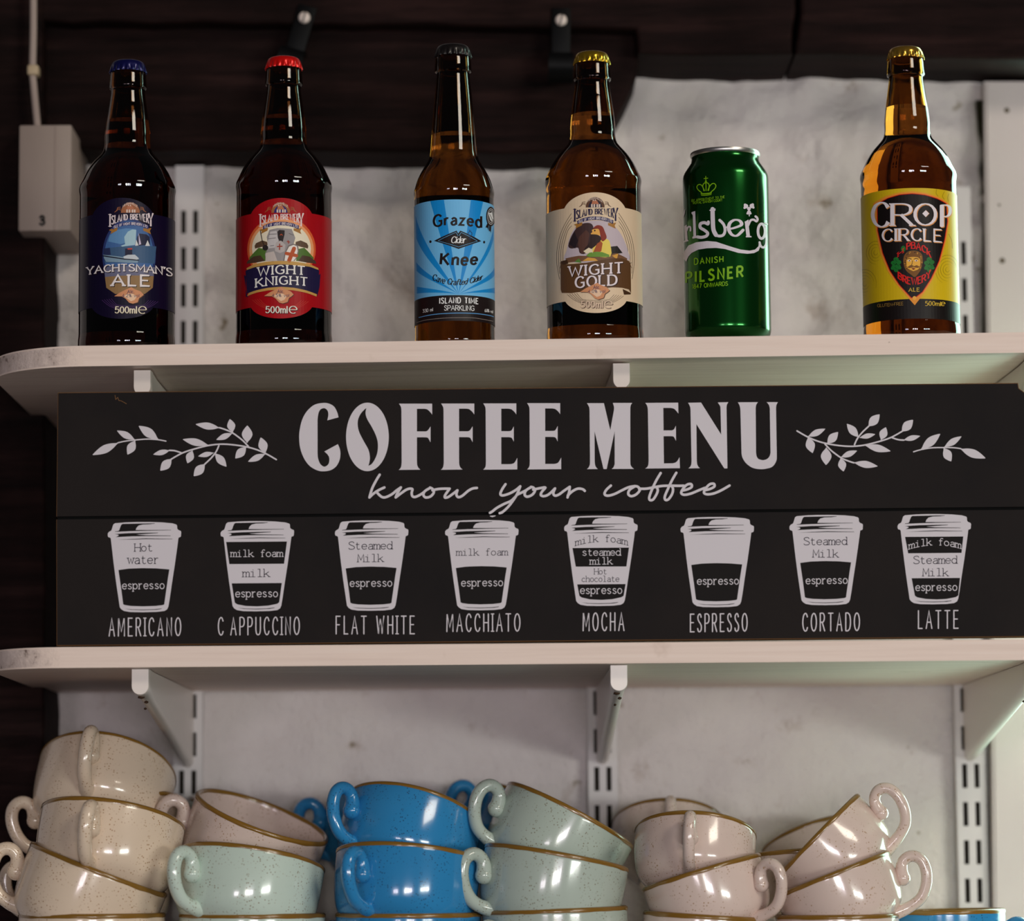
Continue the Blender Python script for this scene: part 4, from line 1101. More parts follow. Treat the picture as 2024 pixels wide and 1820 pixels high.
A.poly(gd, [(222, 1225), (240, 1190), (330, 1155), (460, 1128), (600, 1118), (740, 1128), (880, 1160), (1000, 1205), (995, 1230), (890, 1190), (740, 1160), (600, 1152), (460, 1160), (330, 1185)], 7)
A.poly(nv, [(186, 985), (208, 1000), (208, 1230), (240, 1240), (225, 1225), (210, 1150)], 6); A.poly(nv, [(1040, 972), (1020, 990), (1005, 1222), (975, 1224), (1000, 1205), (1030, 1120)], 6)
A.poly(nv, [(205, 940), (300, 902), (440, 877), (600, 868), (760, 878), (920, 895), (1025, 935), (1010, 1205), (880, 1160), (740, 1130), (600, 1120), (460, 1130), (330, 1158), (222, 1195)], 8)
brewery(A, -65, 60, ink(178, 162, 160), ink(120, 72, 40), ink(35, 28, 80), ink(28, 24, 72))
arcs(A, ink(150, 45, 35), -72, 60, 4)
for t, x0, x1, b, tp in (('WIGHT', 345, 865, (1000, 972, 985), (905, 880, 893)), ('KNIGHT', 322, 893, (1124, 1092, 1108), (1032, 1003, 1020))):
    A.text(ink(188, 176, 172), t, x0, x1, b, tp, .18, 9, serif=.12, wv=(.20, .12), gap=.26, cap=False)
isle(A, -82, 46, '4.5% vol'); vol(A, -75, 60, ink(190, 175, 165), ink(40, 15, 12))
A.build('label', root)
back_label(root, R, .02, .112, 64)

# --- light blue label
root, X0, Y0, zb, s = bottle(898, 500, 91, R330, G_CIDER, (22, 16, 16), 'slim long-necked brown bottle with a black cap and sky blue label', 176, .4, .4)
R = 78.7 * s
A = cyl_art(root, X0, Y0, zb, R, 790, 370, 5.6875)
lb, db, bk = ink(84, 142, 186, .4), ink(12, 104, 162, .4), ink(20, 13, 14, .4)
band(A, lb, 640, 137, 1215, 112, 0); band(A, bk, 640, 1212, 1500, 112, 1)
O_ = (662, 1200)
for P in ([(345, 156), (497, 142)], [(800, 142), (938, 162)], [(180, 320), (186, 570)], [(186, 840), (190, 940)], [(192, 1118), (194, 1196)], [(1056, 440), (1052, 590)], [(1064, 900), (1066, 985)], [(1068, 1128), (1070, 1196)]):
    A.poly(db, [P[0], P[1], O_], 1)
A.text(bk, 'Grazed', 385, 915, (446, 422, 456), (316, 306, 326), .19, 3, wv=(.22, .17), gap=.27, cap=False)
A.text(bk, 'Knee', 462, 862, (866, 876, 862), (742, 746, 746), .19, 3, wv=(.22, .17), gap=.30, slant=.08, cap=False)
A.disc(bk, (347, 612), 13, 3, 15); A.disc(bk, (948, 617), 11, 3, 15)
A.poly(bk, [(388, 603), (640, 488), (657, 520), (682, 488), (915, 606), (662, 694)], 3)
A.stroke(lb, [(668, 545), (690, 508), (872, 606), (662, 672), (432, 603), (632, 508), (656, 545)], 4, 4, cap=False)
wh = ink(190, 182, 182)
A.text(wh, 'Cider', 578, 735, 626, 556, .12, 5, wv=(.15, .09), slant=.2, gap=.1)
A.stroke(ink(16, 40, 70), ell(790, 523, 22, 24, 18), 7, 5, closed=True); A.stroke(ink(16, 40, 70), [(790, 548), (790, 598)], 6, 5); A.stroke(ink(16, 40, 70), [(776, 572), (804, 572)], 6, 5); A.stroke(ink(16, 40, 70), [(790, 498), (778, 482), (800, 486)], 6, 5)
A.text(bk, 'Cave Crafted Cider', 370, 925, (1040, 1098, 1034), (975, 1035, 975), .12, 3, wv=(.17, .10), slant=.25, gap=.14)
A.disc(bk, (1022, 330), 52, 3, 112); A.disc(wh, (1022, 330), 40, 4, 90, hole=.94); A.disc(wh, (1022, 330), 30, 4, 70, hole=.93)
A.poly(wh, [(990, 285), (1010, 290), (1035, 280), (1048, 350), (1035, 388), (1015, 370)], 5); A.stroke(bk, [(1005, 300), (1038, 370)], 5, 6)
A.poly(bk, [(985, 405), (1000, 420), (998, 490), (985, 455), (962, 452)], 3); A.poly(bk, [(1005, 425), (1028, 440), (1024, 512), (1014, 490), (1002, 498)], 3)
A.text(wh, 'ISLAND TIME', 450, 882, (1308, 1302, 1312), (1246, 1241, 1251), .16, 4, wv=(.20, .14), gap=.36, cap=False)
A.text(wh, 'SPARKLING', 503, 836, (1384, 1384, 1388), (1330, 1330, 1334), .12, 4, gap=.17)
A.text(wh, '330 ml', 260, 375, (1410, 1402, 1393), (1374, 1364, 1354), .11, 4, gap=.15, cap=False); A.text(wh, '6.8% vol', 955, 1046, (1403, 1406, 1418), (1368, 1372, 1384), .11, 4, gap=.15, cap=False)
A.stroke(ink(70, 120, 165), [(215, 1465), (350, 1435), (500, 1420), (670, 1414), (850, 1420), (1000, 1440), (1055, 1457)], 8, 3, 3, cap=False)
A.stroke(ink(120, 110, 105), [(190, 1522), (300, 1492), (500, 1471), (680, 1466), (850, 1471), (1050, 1507)], 4, 3, 3, cap=False)
A.build('label', root)
back_label(root, R, .032, .125, 50)

# --- cream label
root, X0, Y0, zb, s = bottle(1173.6, 450, 105, R500, G_GOLD, (200, 160, 40), 'brown ale bottle with a gold cap and cream pirate label, left of the green can', 123, .25, .9)
R = 94 * s
A = cyl_art(root, X0, Y0, zb, R, 1060, 370, 5.6875)
cr = ink(172, 152, 128, .4); ln = ink(52, 40, 32)
label_shape(A, cr, 665, 212, 57, 1262, 1413, 112, 39, 0)
for k in range(4):
    A.stroke(ln, [(395 + k * 1, 295 + 46 * k), (330 + 8 * k, 400 + 30 * k), (268 + 18 * k, 540 + 20 * k), (235 + 22 * k, 700), (232 + 22 * k, 860), (262 + 2 * k, 1035 - 62 * k)], 4.5, 1, 4, cap=False)
    A.stroke(ln, [(925 + k * 1, 290 + 46 * k), (995 - 8 * k, 400 + 30 * k), (1062 - 18 * k, 540 + 20 * k), (1096 - 22 * k, 700), (1100 - 22 * k, 860), (1076 - 2 * k, 1032 - 62 * k)], 4.5, 1, 4, cap=False)
arcs(A, ln, 0, 0, 5)
A.poly(ink(148, 136, 142), [(345, 700), (380, 560), (450, 440), (560, 385), (760, 380), (880, 440), (970, 560), (1030, 720), (1020, 830), (640, 850), (330, 830)], 1.5, smooth=4)
A.poly(ink(48, 32, 32), [(360, 660), (400, 540), (480, 430), (580, 400), (640, 440), (640, 600), (560, 740), (490, 740), (470, 680), (400, 690)], 2, smooth=3)
A.poly(ink(30, 22, 26), [(370, 640), (430, 500), (470, 600), (440, 690)], 2.5)
A.poly(ink(66, 42, 36), [(480, 560), (560, 480), (600, 520), (560, 740), (500, 740), (470, 640)], 2.5)
A.poly(ink(28, 24, 22), [(820, 670), (910, 660), (970, 740), (830, 760)], 2)
A.poly(ink(90, 62, 44), [(330, 800), (480, 770), (700, 780), (900, 740), (1020, 800), (1020, 850), (340, 850)], 2)
A.poly(ink(178, 158, 70), [(630, 720), (650, 640), (720, 580), (800, 585), (830, 640), (830, 780), (640, 770)], 4, smooth=3)
A.poly(ink(128, 60, 28), [(640, 730), (680, 640), (720, 600), (745, 630), (730, 720), (690, 740)], 5)
A.poly(ink(176, 130, 60), [(625, 480), (700, 445), (740, 500), (700, 560), (620, 540), (612, 520), (630, 505)], 4)
A.poly(ink(34, 20, 18), [(610, 540), (640, 530), (700, 540), (730, 590), (640, 680), (560, 720), (545, 690), (600, 620)], 5, smooth=3)
A.poly(ink(104, 34, 22), [(635, 470), (680, 428), (740, 440), (770, 500), (790, 570), (740, 610), (720, 540), (700, 470)], 5, smooth=3)
A.disc(ink(20, 14, 12), (658, 488), 9, 6); A.stroke(ink(50, 25, 15), [(635, 470), (680, 462)], 7, 6)
A.poly(ink(178, 165, 140), [(530, 720), (590, 680), (630, 700), (635, 740), (560, 745)], 6)
A.poly(ink(80, 112, 40), [(560, 770), (600, 735), (680, 725), (740, 730), (820, 760), (820, 785), (600, 785)], 6)
A.poly(ink(165, 120, 50), [(520, 830), (580, 790), (660, 800), (700, 830)], 4); A.poly(ink(165, 120, 50), [(850, 770), (920, 745), (905, 810)], 4); A.poly(ink(70, 100, 45), [(430, 840), (480, 800), (510, 850)], 4)
br = ink(70, 46, 26); brd = ink(52, 33, 20)
A.poly(brd, [(275, 835), (350, 815), (362, 860), (300, 875)], 5); A.poly(brd, [(970, 1145), (1060, 1190), (1058, 1205), (985, 1208)], 5)
A.poly(br, [(275, 840), (300, 870), (420, 862), (560, 850), (700, 825), (840, 800), (960, 800), (1040, 830), (1058, 870), (1062, 1190), (1040, 1150), (960, 1130), (860, 1125), (720, 1140), (560, 1170), (400, 1190), (290, 1188), (278, 1150)], 6)
brewery(A, 0, 0, ink(24, 18, 48), ink(70, 44, 30), ink(24, 18, 34), ink(28, 24, 62))
for t, x0, x1, b, tp in (('WIGHT', 372, 970, (1003, 978, 960), (895, 868, 845)), ('GOLD', 445, 900, (1132, 1112, 1095), (1010, 998, 985))):
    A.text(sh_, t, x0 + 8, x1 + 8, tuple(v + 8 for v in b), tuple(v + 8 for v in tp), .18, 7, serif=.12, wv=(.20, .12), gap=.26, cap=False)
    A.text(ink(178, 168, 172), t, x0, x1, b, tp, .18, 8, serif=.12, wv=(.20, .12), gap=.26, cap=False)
A2off = 3
isle(A, 0, 0, '4.0% vol')
vol(A, 0, 0, ink(172, 150, 130), ink(70, 50, 40))
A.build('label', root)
back_label(root, R, .02, .112, 62)

# --- yellow label
root, X0, Y0, zb, s = bottle(1797.5, 450, 95.5, R500, G_PALE, (205, 160, 60), 'amber ale bottle with a gold cap and yellow label, rightmost in the row', 118, .25, .9)
R = 94 * s
A = cyl_art(root, X0, Y0, zb, R, 1680, 350, 5.6875)
ye = ink(160, 134, 14, .4); yd = ink(126, 104, 12, .4); bl = ink(13, 8, 8, .4); go = ink(175, 110, 35); rd = ink(160, 18, 14)
band(A, ye, 690, 122, 1372, 104, 0); band(A, bl, 690, 1368, 1590, 104, 1)
for cx_, cy_, n_ in ((290, 850, 4), (165, 1200, 5), (1095, 1040, 5)):
    for k in range(n_):
        r = 26 + 34 * k
        A.stroke(yd, [(cx_ + r * .82 * math.cos(t), cy_ + r * math.sin(t)) for t in [k * .5 + j * 4.6 / 24 for j in range(25)]], 7, 1, taper=lambda t: .3 + 2.4 * t * (1 - t), cap=False)
for P in ([(975, 135), (968, 180), (990, 215)], [(1060, 165), (1040, 215), (1060, 250)], [(1110, 190), (1098, 230), (1105, 270)], [(1110, 640), (1145, 720), (1150, 800)]): A.stroke(yd, P, 7, 1, 4)
SH = [(262, 295), (400, 215), (560, 172), (700, 160), (850, 178), (1000, 225), (1108, 290), (1115, 500), (1085, 700), (1020, 950), (930, 1150), (830, 1310), (728, 1440), (640, 1340), (520, 1200), (420, 1050), (340, 850), (290, 600)]
IN = [(312, 306), (430, 240), (560, 202), (700, 190), (840, 204), (980, 247), (1078, 300), (1092, 500), (1060, 700), (998, 940), (908, 1140), (812, 1290), (735, 1350), (690, 1354), (560, 1212), (452, 1050), (372, 850), (316, 600)]
A.poly(go, SH, 2); A.stroke(rd, IN, 16, 3, closed=True); A.poly(bl, IN, 4)
A.disc(ink(200, 130, 50), (725, 1360), 22, 4.5)
wt = ink(176, 168, 172); ou = ink(165, 110, 60)
for m, o, l in ((ou, 9, 5), (wt, 0, 6)):
    kw = dict(wv=(.155, .05), flare=.25, cap=False)
    for ch, x0, x1, b, tp in (('C', 258, 432, 557, 288), ('R', 478, 700, 543, 302), ('O', 730, 960, 538, 300), ('P', 1030, 1118, 556, 316)):
        A.text(m, ch, x0 + o, x1 + o, b + o, tp + o, .2, l, serif=.1 if ch in 'RP' else 0, **kw)
    A.text(m, 'CIRCLE', 370 + o, 1030 + o, (722 + o, 712 + o, 730 + o), (588 + o, 580 + o, 592 + o), .2, l, serif=.12, gap=.22, wv=(.17, .06), flare=.25, cap=False)
    A.poly(m, [(850 + o * .5, 372), (888 + o * .5, 410), (850 + o * .5, 450), (812 + o * .5, 410)], l)
A.text(rd, 'H', 540, 598, (895, 870, 850), (850, 825, 805), .2, 6, serif=.12, wv=(.2, .11))
A.text(rd, 'PBACK', 640, 905, (812, 815, 900), (748, 742, 840), .2, 6, serif=.13, wv=(.21, .12), gap=.24, cap=False)
A.text(rd, 'BREWERY', 545, 900, (1135, 1208, 1118), (1068, 1132, 1048), .2, 6, serif=.13, wv=(.21, .12), gap=.19, cap=False)
gr = ink(18, 82, 30); gr2 = ink(10, 52, 18)
A.disc(gr, (600, 806), 26, 6, 34)
for sx, cx_ in ((-1, 520), (1, 890)):
    for dx, dy, r in ((0, -50, 30), (-26, -10, 30), (26, -18, 30), (-18, 35, 32), (18, 30, 32), (0, 72, 26), (-34, 50, 22), (34, 46, 22)): A.disc(gr, (cx_ + dx * 1.1, 975 + dy), r, 6, r * .85, n=10)
    for dx, dy in ((0, -40), (-20, 0), (18, 10), (0, 50)): A.stroke(gr2, [(cx_ + dx - 12, 975 + dy - 10), (cx_ + dx + 12, 975 + dy + 14)], 5, 7)
hair = ink(92, 58, 20); face = ink(182, 132, 48); dk = ink(40, 22, 10)
A.poly(hair, [(600, 940), (612, 880), (650, 840), (712, 826), (775, 838), (812, 880), (818, 950), (800, 1030), (768, 1085), (728, 1125), (690, 1100), (640, 1060), (612, 1010)], 6, smooth=3)
A.poly(face, [(636, 930), (660, 905), (710, 898), (765, 905), (790, 935), (785, 1000), (762, 1050), (712, 1070), (664, 1045), (640, 1000)], 7, smooth=3)
rr = random.Random(2)
for k in range(46):
    t = rr.uniform(0, 6.28); rx = rr.uniform(78, 100); x_ = 711 + rx * math.cos(t); y_ = 955 - rr.uniform(105, 128) * math.sin(t)
    A.disc(ink(150, 105, 40) if k % 2 else dk, (x_, y_), 6, 6.5, n=7)
for x_ in (666, 744):
    A.disc(wt, (x_, 940), 17, 8, 9, n=10); A.disc(dk, (x_ + 2, 940), 7, 9, n=8); A.stroke(dk, [(x_ - 24, 922), (x_, 914), (x_ + 24, 922)], 8, 8)
A.stroke(dk, [(704, 940), (698, 975), (690, 990), (712, 998)], 6, 8)
A.poly(hair, [(640, 1015), (680, 990), (712, 1005), (750, 990), (790, 1012), (760, 1022), (712, 1015), (670, 1024)], 8)
A.poly(ink(90, 20, 10), [(690, 1028), (712, 1022), (738, 1028), (714, 1044)], 8)
A.poly(hair, [(640, 1020), (672, 1040), (712, 1058), (758, 1042), (786, 1018), (768, 1085), (728, 1125), (690, 1100)], 7.5)
yt = ink(165, 135, 40)
A.text(yt, 'ALE', 662, 780, 1285, 1246, .17, 6, gap=.3, wv=(.2, .13), serif=.06)
A.text(ink(120, 92, 40), 'GLUTEN-FREE', 310, 600, (1462, 1450, 1438), (1428, 1416, 1402), .11, 3, gap=.14, cap=False)
A.text(yt, '500ml', 847, 1018, (1446, 1444, 1448), (1396, 1396, 1402), .13, 3, wv=(.16, .09), serif=.05, cap=False); e_mark(A, yt, 1045, 1425, 22, 8, 3)
A.build('label', root)
back_label(root, R, .03, .112, 50)

# --- the green can
YC = .052
cx = 1436
X0 = at(cx, 480, YC).x; s = (at(cx + 50, 480, YC) - at(cx - 50, 480, YC)).length / 100
zb = ztop(X0) + .0003
root = thing('drink_can', (X0, YC, zb), 'green lager can with white lettering standing between two gold capped bottles', 'can')
z = lambda py: at(cx, py, YC).z - zb
rows = [(312, 67.0), (316, 66.5), (324, 68.5), (334, 75.5), (343, 81.5), (350, 84.2), (357, 85), (400, 85), (520, 85), (650, 85)]
zz = [(.0004, .008), (52 * s, .008), (58 * s, .004), (62 * s, 0), (66 * s, .0008), (76 * s, .006), (83 * s, .0085), (85 * s, .012)] + [(hw * s, z(py)) for py, hw in rows[::-1] if z(py) > .013]
vs, fs = lathe(zz, 120, cap0=True, cap1=True)
M_CAN = principled('green_can_lacquer', (.003, .085, .010, 1), .19, .5, .85, .35)
M_ALU = principled('brushed_aluminium', (.62, .60, .58, 1), .35, .5, 1.0)
link('can_body', mesh_from(vs, fs), M_CAN, root, smooth=40)
zt = z(312)
vs, fs = lathe([(66 * s, zt - .0006), (67.4 * s, zt), (69 * s, zt + .0008), (69.3 * s, zt + .0022), (68.6 * s, zt + .0032), (67 * s, zt + .0030), (65.4 * s, zt + .0012), (63 * s, zt - .0022), (30 * s, zt - .0024), (.0004, zt - .0024)], 96, cap0=False, cap1=True)
link('lid', mesh_from(vs, fs), M_ALU, root, smooth=50)
bm = bmesh.new(); v = bmesh.ops.create_circle(bm, cap_ends=True, radius=.008, segments=20)['verts']
for q in v: q.co = Vector((q.co.x * .8, q.co.y * 1.4 - .004, zt - .0005))
bmesh.ops.solidify(bm, geom=bm.faces[:], thickness=.0006)
link('pull_tab', bm_mesh(bm), M_ALU, root)
A = cyl_art(root, X0, YC, zb, 85 * s, 1310, 280, 4.55)
lw = ink(165, 158, 165, .4); lg = ink(92, 132, 12, .35)
for P in ([(350, 458), (318, 432), (307, 406), (322, 386), (344, 388), (362, 412), (370, 442)], [(434, 452), (466, 424), (478, 396), (462, 376), (438, 382), (420, 406), (412, 440)], [(376, 440), (360, 404), (368, 378), (388, 366)], [(406, 438), (418, 400), (410, 376), (388, 366)], [(388, 360), (390, 440)]): A.stroke(lg, P, 8, 1, 4)
A.stroke(lg, [(342, 468), (392, 468), (440, 460)], 11, 1, 3, cap=False); A.stroke(lg, [(346, 482), (392, 482), (438, 474)], 6, 1, 3, cap=False)
A.stroke(lg, [(387, 312), (388, 350)], 7, 1); A.stroke(lg, [(371, 332), (405, 328)], 7, 1); A.disc(lg, (388, 358), 9, 1)
A.text(lg, 'BY APPOINTMENT TO THE', 260, 556, (541, 524, 506), (519, 503, 485), .13, 1, gap=.2, cap=False); A.text(lg, 'ROYAL DANISH COURT', 274, 536, (562, 548, 535), (541, 527, 514), .13, 1, gap=.2, cap=False)
A.poly(lw, [(186, 690), (186, 640), (203, 603), (198, 650)], 1)
A.poly(lw, [(193, 762), (216, 746), (224, 880), (234, 893), (192, 908), (191, 894), (204, 888)], 1); A.stroke(lw, [(216, 800), (228, 768), (248, 768), (250, 800)], 15, 1, 4)
A.poly(lw, [(256, 640), (264, 632), (292, 624), (300, 846), (340, 846), (342, 860), (268, 872), (266, 858), (276, 850), (270, 662)], 1)
A.stroke(lw, [(410, 722), (405, 740), (375, 728), (340, 738), (338, 772), (375, 796), (404, 822), (392, 848), (350, 860), (312, 856)], 27, 1, 5)
A.stroke(lw, [(448, 606), (450, 700), (456, 790), (478, 838)], 38, 1, 5); A.poly(lw, [(418, 618), (430, 608), (474, 600), (474, 620), (440, 630)], 1)
A.stroke(lw, [(456, 800), (490, 844), (540, 842), (560, 800), (548, 745), (512, 706)], 25, 1, 5); A.stroke(lw, [(552, 775), (575, 768), (600, 775)], 12, 1)
A.stroke(lw, [(592, 785), (640, 776), (706, 748), (692, 712), (645, 704), (602, 735), (594, 790), (622, 836), (668, 844), (722, 795)], 26, 1, 5, wv=(32, 16))
A.stroke(lw, [(752, 715), (768, 850)], 32, 1, cap=False); A.poly(lw, [(735, 722), (770, 700), (772, 716), (740, 730)], 1); A.poly(lw, [(745, 850), (796, 848), (798, 860), (748, 860)], 1)
A.stroke(lw, [(768, 752), (790, 708), (818, 702), (842, 716), (852, 700), (846, 682), (834, 672)], 20, 1, 5)
A.stroke(lw, ell(888, 805, 32, 66, 24), 24, 1, closed=True); A.stroke(lw, [(918, 730), (940, 742)], 14, 1); A.stroke(lw, [(922, 760), (932, 860), (928, 920), (908, 950), (882, 940), (870, 905)], 20, 1, 5)
for x_, y_, r in ((748, 580, 20), (800, 578, 20), (775, 636, 18), (775, 603, 16), (735, 595, 10), (815, 592, 10), (740, 568, 12), (808, 566, 12), (762, 645, 10), (788, 645, 10)): A.disc(lw, (x_, y_), r, 1)
A.stroke(lw, [(776, 640), (778, 668)], 9, 1)
A.poly(lw, [(188, 1000), (230, 935), (300, 905), (400, 893), (480, 900), (600, 940), (700, 970), (780, 980), (830, 970), (860, 940), (864, 895), (880, 930), (862, 980), (820, 1002), (760, 1008), (680, 1000), (560, 965), (480, 955), (400, 958), (320, 970), (260, 1000), (230, 1035), (212, 1078), (190, 1050)], 1, seg=30)
A.text(lg, 'DANISH', 285, 542, (1105, 1092, 1080), (1050, 1040, 1030), .17, 1, gap=.40, cap=False)
A.text(lg, 'PILSNER', 210, 720, (1270, 1240, 1215), (1178, 1146, 1120), .20, 1, gap=.46, cap=False)
A.text(lg, '1847 ONWARDS', 265, 584, (1322, 1306, 1292), (1284, 1270, 1257), .17, 1, gap=.2, cap=False)
A.build('printed_design', root)

# ------------------------------------------------------------------ the cups
GL = {'cream': mat_glaze('cream_speckled_glaze', (.80, .645, .50, 1), (.33, .15, .04, 1)),
      'pink': mat_glaze('pinkish_cream_speckled_glaze', (.74, .59, .53, 1), (.34, .18, .06, 1)),
      'mint': mat_glaze('mint_speckled_glaze', (.60, .72, .64, 1), (.22, .15, .08, 1)),
      'sage': mat_glaze('grey_sage_speckled_glaze', (.48, .56, .50, 1), (.20, .16, .10, 1)),
      'blue': mat_glaze('cornflower_blue_glaze', (.030, .25, .55, 1), (.02, .05, .12, 1))}
M_RIM = principled('brown_glazed_rim', (.22, .11, .015, 1), .25, .5, 0, .4)
CR, CH = .0550, .0700
def cup_meshes(col, fr, fh):
    R, Hh = CR * fr, CH * fh
    t = .0032
    o = [(.0286, -1.0), (.0294, -.975), (.0290, -.955), (.0315, -.925), (.0362, -.862), (.0412, -.795), (.0460, -.73), (.0492, -.68), (.0513, -.625), (.0527, -.555), (.0538, -.45), (.0546, -.32), (.0549, -.18), (.0550, -.06), (.0550, -.01)]
    outer = [(r * fr, Hh + z * Hh) for r, z in o]
    inner = [(max(.0005, r * fr - t), Hh + z * Hh + (.004 if z < -.9 else .0)) for r, z in o[::-1] if z > -.94]
    prof = [(.0005, .0015), (.024 * fr, .0015), (.0255 * fr, 0)] + outer + [(R - .0004, Hh), (R - t * .5, Hh + .0007), (R - t, Hh - .0004)] + inner[1:] + [(.0005, inner[-1][1])]
    vs, fs = lathe(prof, 72, cap0=True, cap1=True)
    body = mesh_from(vs, fs)
    rp = [(R + .0002, Hh - .0026), (R + .00045, Hh - .0016), (R + .0003, Hh - .0002), (R - .0010, Hh + .0009), (R - t + .0008, Hh + .0008), (R - t - .0003, Hh - .0004), (R - t - .0003, Hh - .0018)]
    def wob(r, z, a): return 0.0
    vs, fs = [], []
    n = 72
    for j, (r, z) in enumerate(rp):
        for k in range(n):
            a = 2 * math.pi * k / n
            dz = (.0007 * noise.noise(Vector((math.cos(a) * 4, math.sin(a) * 4, fr * 9))) if j in (0, 6) else 0)
            vs.append((r * math.cos(a), r * math.sin(a), z + dz))
    for j in range(len(rp) - 1):
        for k in range(n): fs.append((j * n + k, j * n + (k + 1) % n, (j + 1) * n + (k + 1) % n, (j + 1) * n + k))
    rim = mesh_from(vs, fs)
    hp = [(.0425, -.0478), (.0540, -.0478), (.0640, -.0445), (.0714, -.0365), (.0755, -.0268), (.0758, -.0178), (.0725, -.0122), (.0672, -.0104), (.0618, -.0128), (.0586, -.0182), (.0574, -.0245)]
    hz = fh if fh == 1 else .94          # the small cups have handles nearly as tall as the big ones
    hp = hp if fh == 1 else [(.036, hp[0][1]), (.0515, hp[1][1])] + [(.055 + (r - .055) * 1.18, z) for r, z in hp[2:]]
    path = catmull([Vector((r * fr, 0, Hh + z * hz)) for r, z in hp], 5)
    N = len(path)
    rad = [.0051 * fr * (1 + .35 * max(0, 1 - i / 6) + .30 * max(0, 1 - (N - 1 - i) / 9)) for i in range(N)]
    vs, fs = sweep(path, rad, 14, 1.05)
    han = mesh_from(vs, fs)
    # rounded curl at the end of the handle
    bm = bmesh.new(); bm.from_mesh(han)
    c = path[-1]; v = bmesh.ops.create_uvsphere(bm, u_segments=14, v_segments=8, radius=.0069 * fr)['verts']
    for q in v: q.co = Vector((q.co.x + c.x, q.co.y * 1.05, q.co.z + c.z))
    han = bpy.data.meshes.new('handle'); bm.to_mesh(han); bm.free()
    for me in (body, rim, han):
        for p in me.polygons: p.use_smooth = True
    body.materials.append(GL[col]); han.materials.append(GL[col]); rim.materials.append(M_RIM)
    return body, rim, han
_proto = {}
def copy_tree(src):
    r = src.copy(); COL.objects.link(r)
    for ch in list(src.children):
        c = ch.copy(); COL.objects.link(c); c.parent = r
    return r
def cup(col, px, py, Y, lean, away, az, label, fr=1.0, fh=1.0, group=None):
    """px,py: measured centre of the rim; lean to the right, away from us, handle direction (180 = left, 270 = towards us)"""
    k = (col, fr, fh)
    if k not in _proto:
        root = bpy.data.objects.new('coffee_cup', None); COL.objects.link(root); root.empty_display_size = .02
        b, r, h = cup_meshes(*k)
        for nm, me in (('bowl', b), ('rim', r), ('handle', h)):
            o = bpy.data.objects.new(nm, me); COL.objects.link(o); o.parent = root
        _proto[k] = root
    else: root = copy_tree(_proto[k])
    R = Matrix.Rotation(math.radians(lean), 4, 'Y') @ Matrix.Rotation(math.radians(-away), 4, 'X')
    P = at(px, py, Y)
    base = P - (R @ Vector((0, 0, CH * fh)))
    root.rotation_euler = (R @ Matrix.Rotation(math.radians(az), 4, 'Z')).to_euler()
    root.location = base
    tag(root, label, 'cup', group or {'cream': 'cream cups', 'pink': 'small pinkish cream cups', 'mint': 'mint cups', 'sage': 'sage cups', 'blue': 'blue cups'}[col])
    return root
Y1, Y2, Y3 = .078, .190, .286
# left pile, cream
cup('cream', 182, 1806, Y1, .3, 0, 150, 'cream cup at the very bottom left, only its brown rim and upper side in view')
cup('cream', 196, 1716, Y1, 21.5, .5, 184, 'cream speckled cup leaning right, its handle cut by the left photo edge')
cup('cream', 224, 1616, Y1 + .012, 8, 14, 262, 'cream speckled cup with its handle facing front, second from top of the left pile')
cup('cream', 215, 1566, Y2 + .012, 2, 2, 196, 'cream cup half hidden behind the left pile, its handle pointing left')
cup('cream', 214, 1521, Y2 + .016, 9, 31, 262, 'topmost cream cup of the left pile, tipped back with its handle in front')
cup('cream', 205, 1690, Y2, 2, 0, 190, 'cream cup deep behind the left pile, only its handle glimpsed at the left')
# pinkish cream and mint
cup('pink', 519, 1612, Y2 - .018, 21, -11, 190, 'large cream cup tipped open towards us, behind the mint cup', 1.0, 1.0, 'cream cups')
cup('mint', 502, 1611, Y3 + .005, 17, -3, 190, 'mint cup behind the open tipped cream cup, just its handle and rim in view')
cup('mint', 500, 1697, Y1, 8.5, 10, 226, 'pale mint speckled cup, fully in view left of the bright blue cup')
cup('mint', 499, 1806, Y1, .5, 0, 150, 'mint cup at the bottom edge, under the pale mint speckled cup')
# blue
cup('blue', 780, 1600, Y3, 12, 12, 186, 'blue cup deepest behind the blue pile, its handle furthest left')
cup('blue', 820, 1606, Y2 - .01, 15, 21, 215, 'dark blue cup tipped back with a looped handle, above the bright blue cup')
cup('blue', 808, 1692, Y1, 5, 10, 236, 'bright blue speckled cup, fully in view in the front row')
cup('blue', 807, 1805, Y1, .3, 0, 150, 'blue cup at the bottom edge, under the bright blue speckled cup')
# sage
cup('blue', 1078, 1604, Y3, 26, 6, 188, 'blue cup hidden behind the top sage cup, showing only a round handle')
cup('sage', 1128, 1610, Y2 - .02, 28, 4, 200, 'grey sage cup leaning steeply right, on top of the sage pile')
cup('sage', 1101, 1693, Y1, 10.5, 3, 205, 'grey sage cup in the middle of the sage pile, under the steeply leaning one')
cup('sage', 1096, 1796, Y1, -1.5, 0, 222, 'grey sage cup at the bottom of the sage pile, cut off by the photo edge')
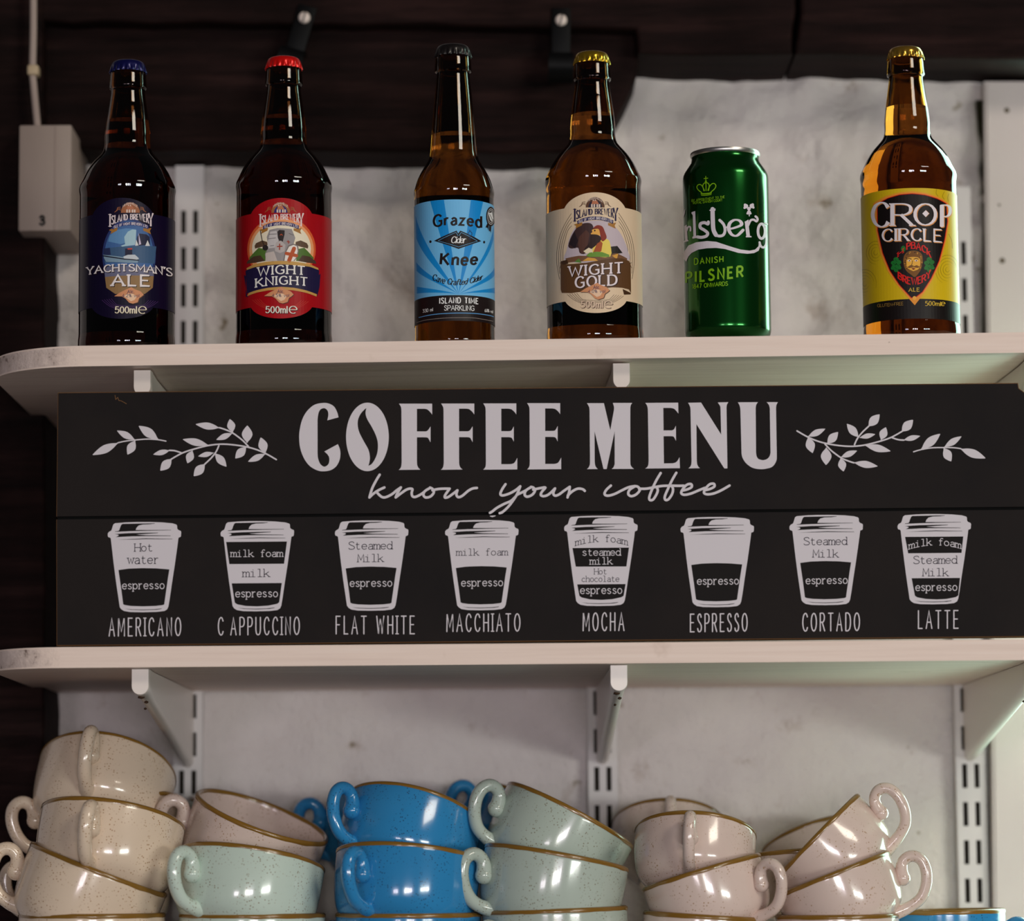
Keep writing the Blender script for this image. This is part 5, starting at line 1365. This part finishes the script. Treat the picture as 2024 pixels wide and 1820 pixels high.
# small pinkish cream cups at the right
fr = .845
cup('pink', 1322, 1628, Y3, 2, 26, 268, 'small cream cup at the back, its handle top just above the front-handled one', fr, .80)
cup('pink', 1375, 1646, Y1 + .03, 5, 20, 262, 'small pinkish cream cup tipped back with its handle in front, above the brown rimmed pile', fr, .80)
cup('pink', 1386, 1722, Y1, -16, 3, 322, 'small pinkish cream cup leaning left, under the small front-handled cup', fr, .80)
cup('pink', 1393, 1808, Y1, 4, 0, 120, 'small pinkish cream cup at the bottom of the first right-hand pile, mostly out of view', fr, .80)
cup('pink', 1612, 1652, Y3 - .01, -16, 16, 60, 'small cream cup behind the one on its side, showing a slanting rim', fr, .80)
cup('pink', 1590, 1684, Y2 - .02, -3, 3, 205, 'small cream cup low between the two right-hand piles, its handle peeping out at left', fr, .80)
cup('pink', 1612, 1655, Y1 + .02, -45, 5, 345, 'small pinkish cream cup tipped nearly on its side, handle raised at the right', fr, .80)
cup('pink', 1643, 1726, Y1, -21, 2, 350, 'small pinkish cream cup leaning left, under the cup tipped on its side', fr, .80)
cup('pink', 1655, 1808, Y1, -.3, 0, 60, 'small pinkish cream cup at the bottom of the last pile, left of the blue cup', fr, .80)
cup('blue', 1868, 1799, Y2 - .03, -1, 0, 330, 'blue cup at the bottom right corner, below the slotted upright', fr, .80)
# bottom shelf under the cups
zs_ = at(499, 1806, Y1).z - CH - .0004
bm = bmesh.new()
box_bm(bm, ((XL + XR) / 2, WY / 2, zs_ - th_l / 2), (XR - XL, WY - .006, th_l), .0015, 2)
tag(link('wall_shelf', bm_mesh(bm), M_SHELF), 'white painted shelf at the very bottom that the cups stand on', 'shelf', 'white wall shelves')

# ------------------------------------------------------------------ windows across the room, behind the camera
M_FRAME = principled('white_window_frame', (.6, .58, .56, 1), .5, .3)
def window(name, xs, z, w, h):
    x0, x1 = min(xs) - w / 2, max(xs) + w / 2
    bm = bmesh.new(); y = WIN_Y + .06; b = .04
    edges = [x0 - b / 2]
    for a, c in zip(xs, xs[1:]): edges.append((a + c) / 2)
    edges.append(x1 + b / 2)
    for x in edges: box_bm(bm, (x, y, z), (b, .06, h + .1), .004, 1)
    for dz in (-h / 2 - .03, h / 2 + .03): box_bm(bm, ((x0 + x1) / 2, y, z + dz), (x1 - x0 + .08, .06, .05), .004, 1)
    box_bm(bm, ((x0 + x1) / 2, y, z), (x1 - x0, .02, .018))
    structure(link(name, bm_mesh(bm), M_FRAME))
window('window_1', [-1.45, -1.10], 1.30, .26, .50)
window('window_2', [.05, .42, .76], 1.32, .27, .56)
window('window_3', [2.25, 2.66, 3.07, 3.5], 1.34, .30, .50)
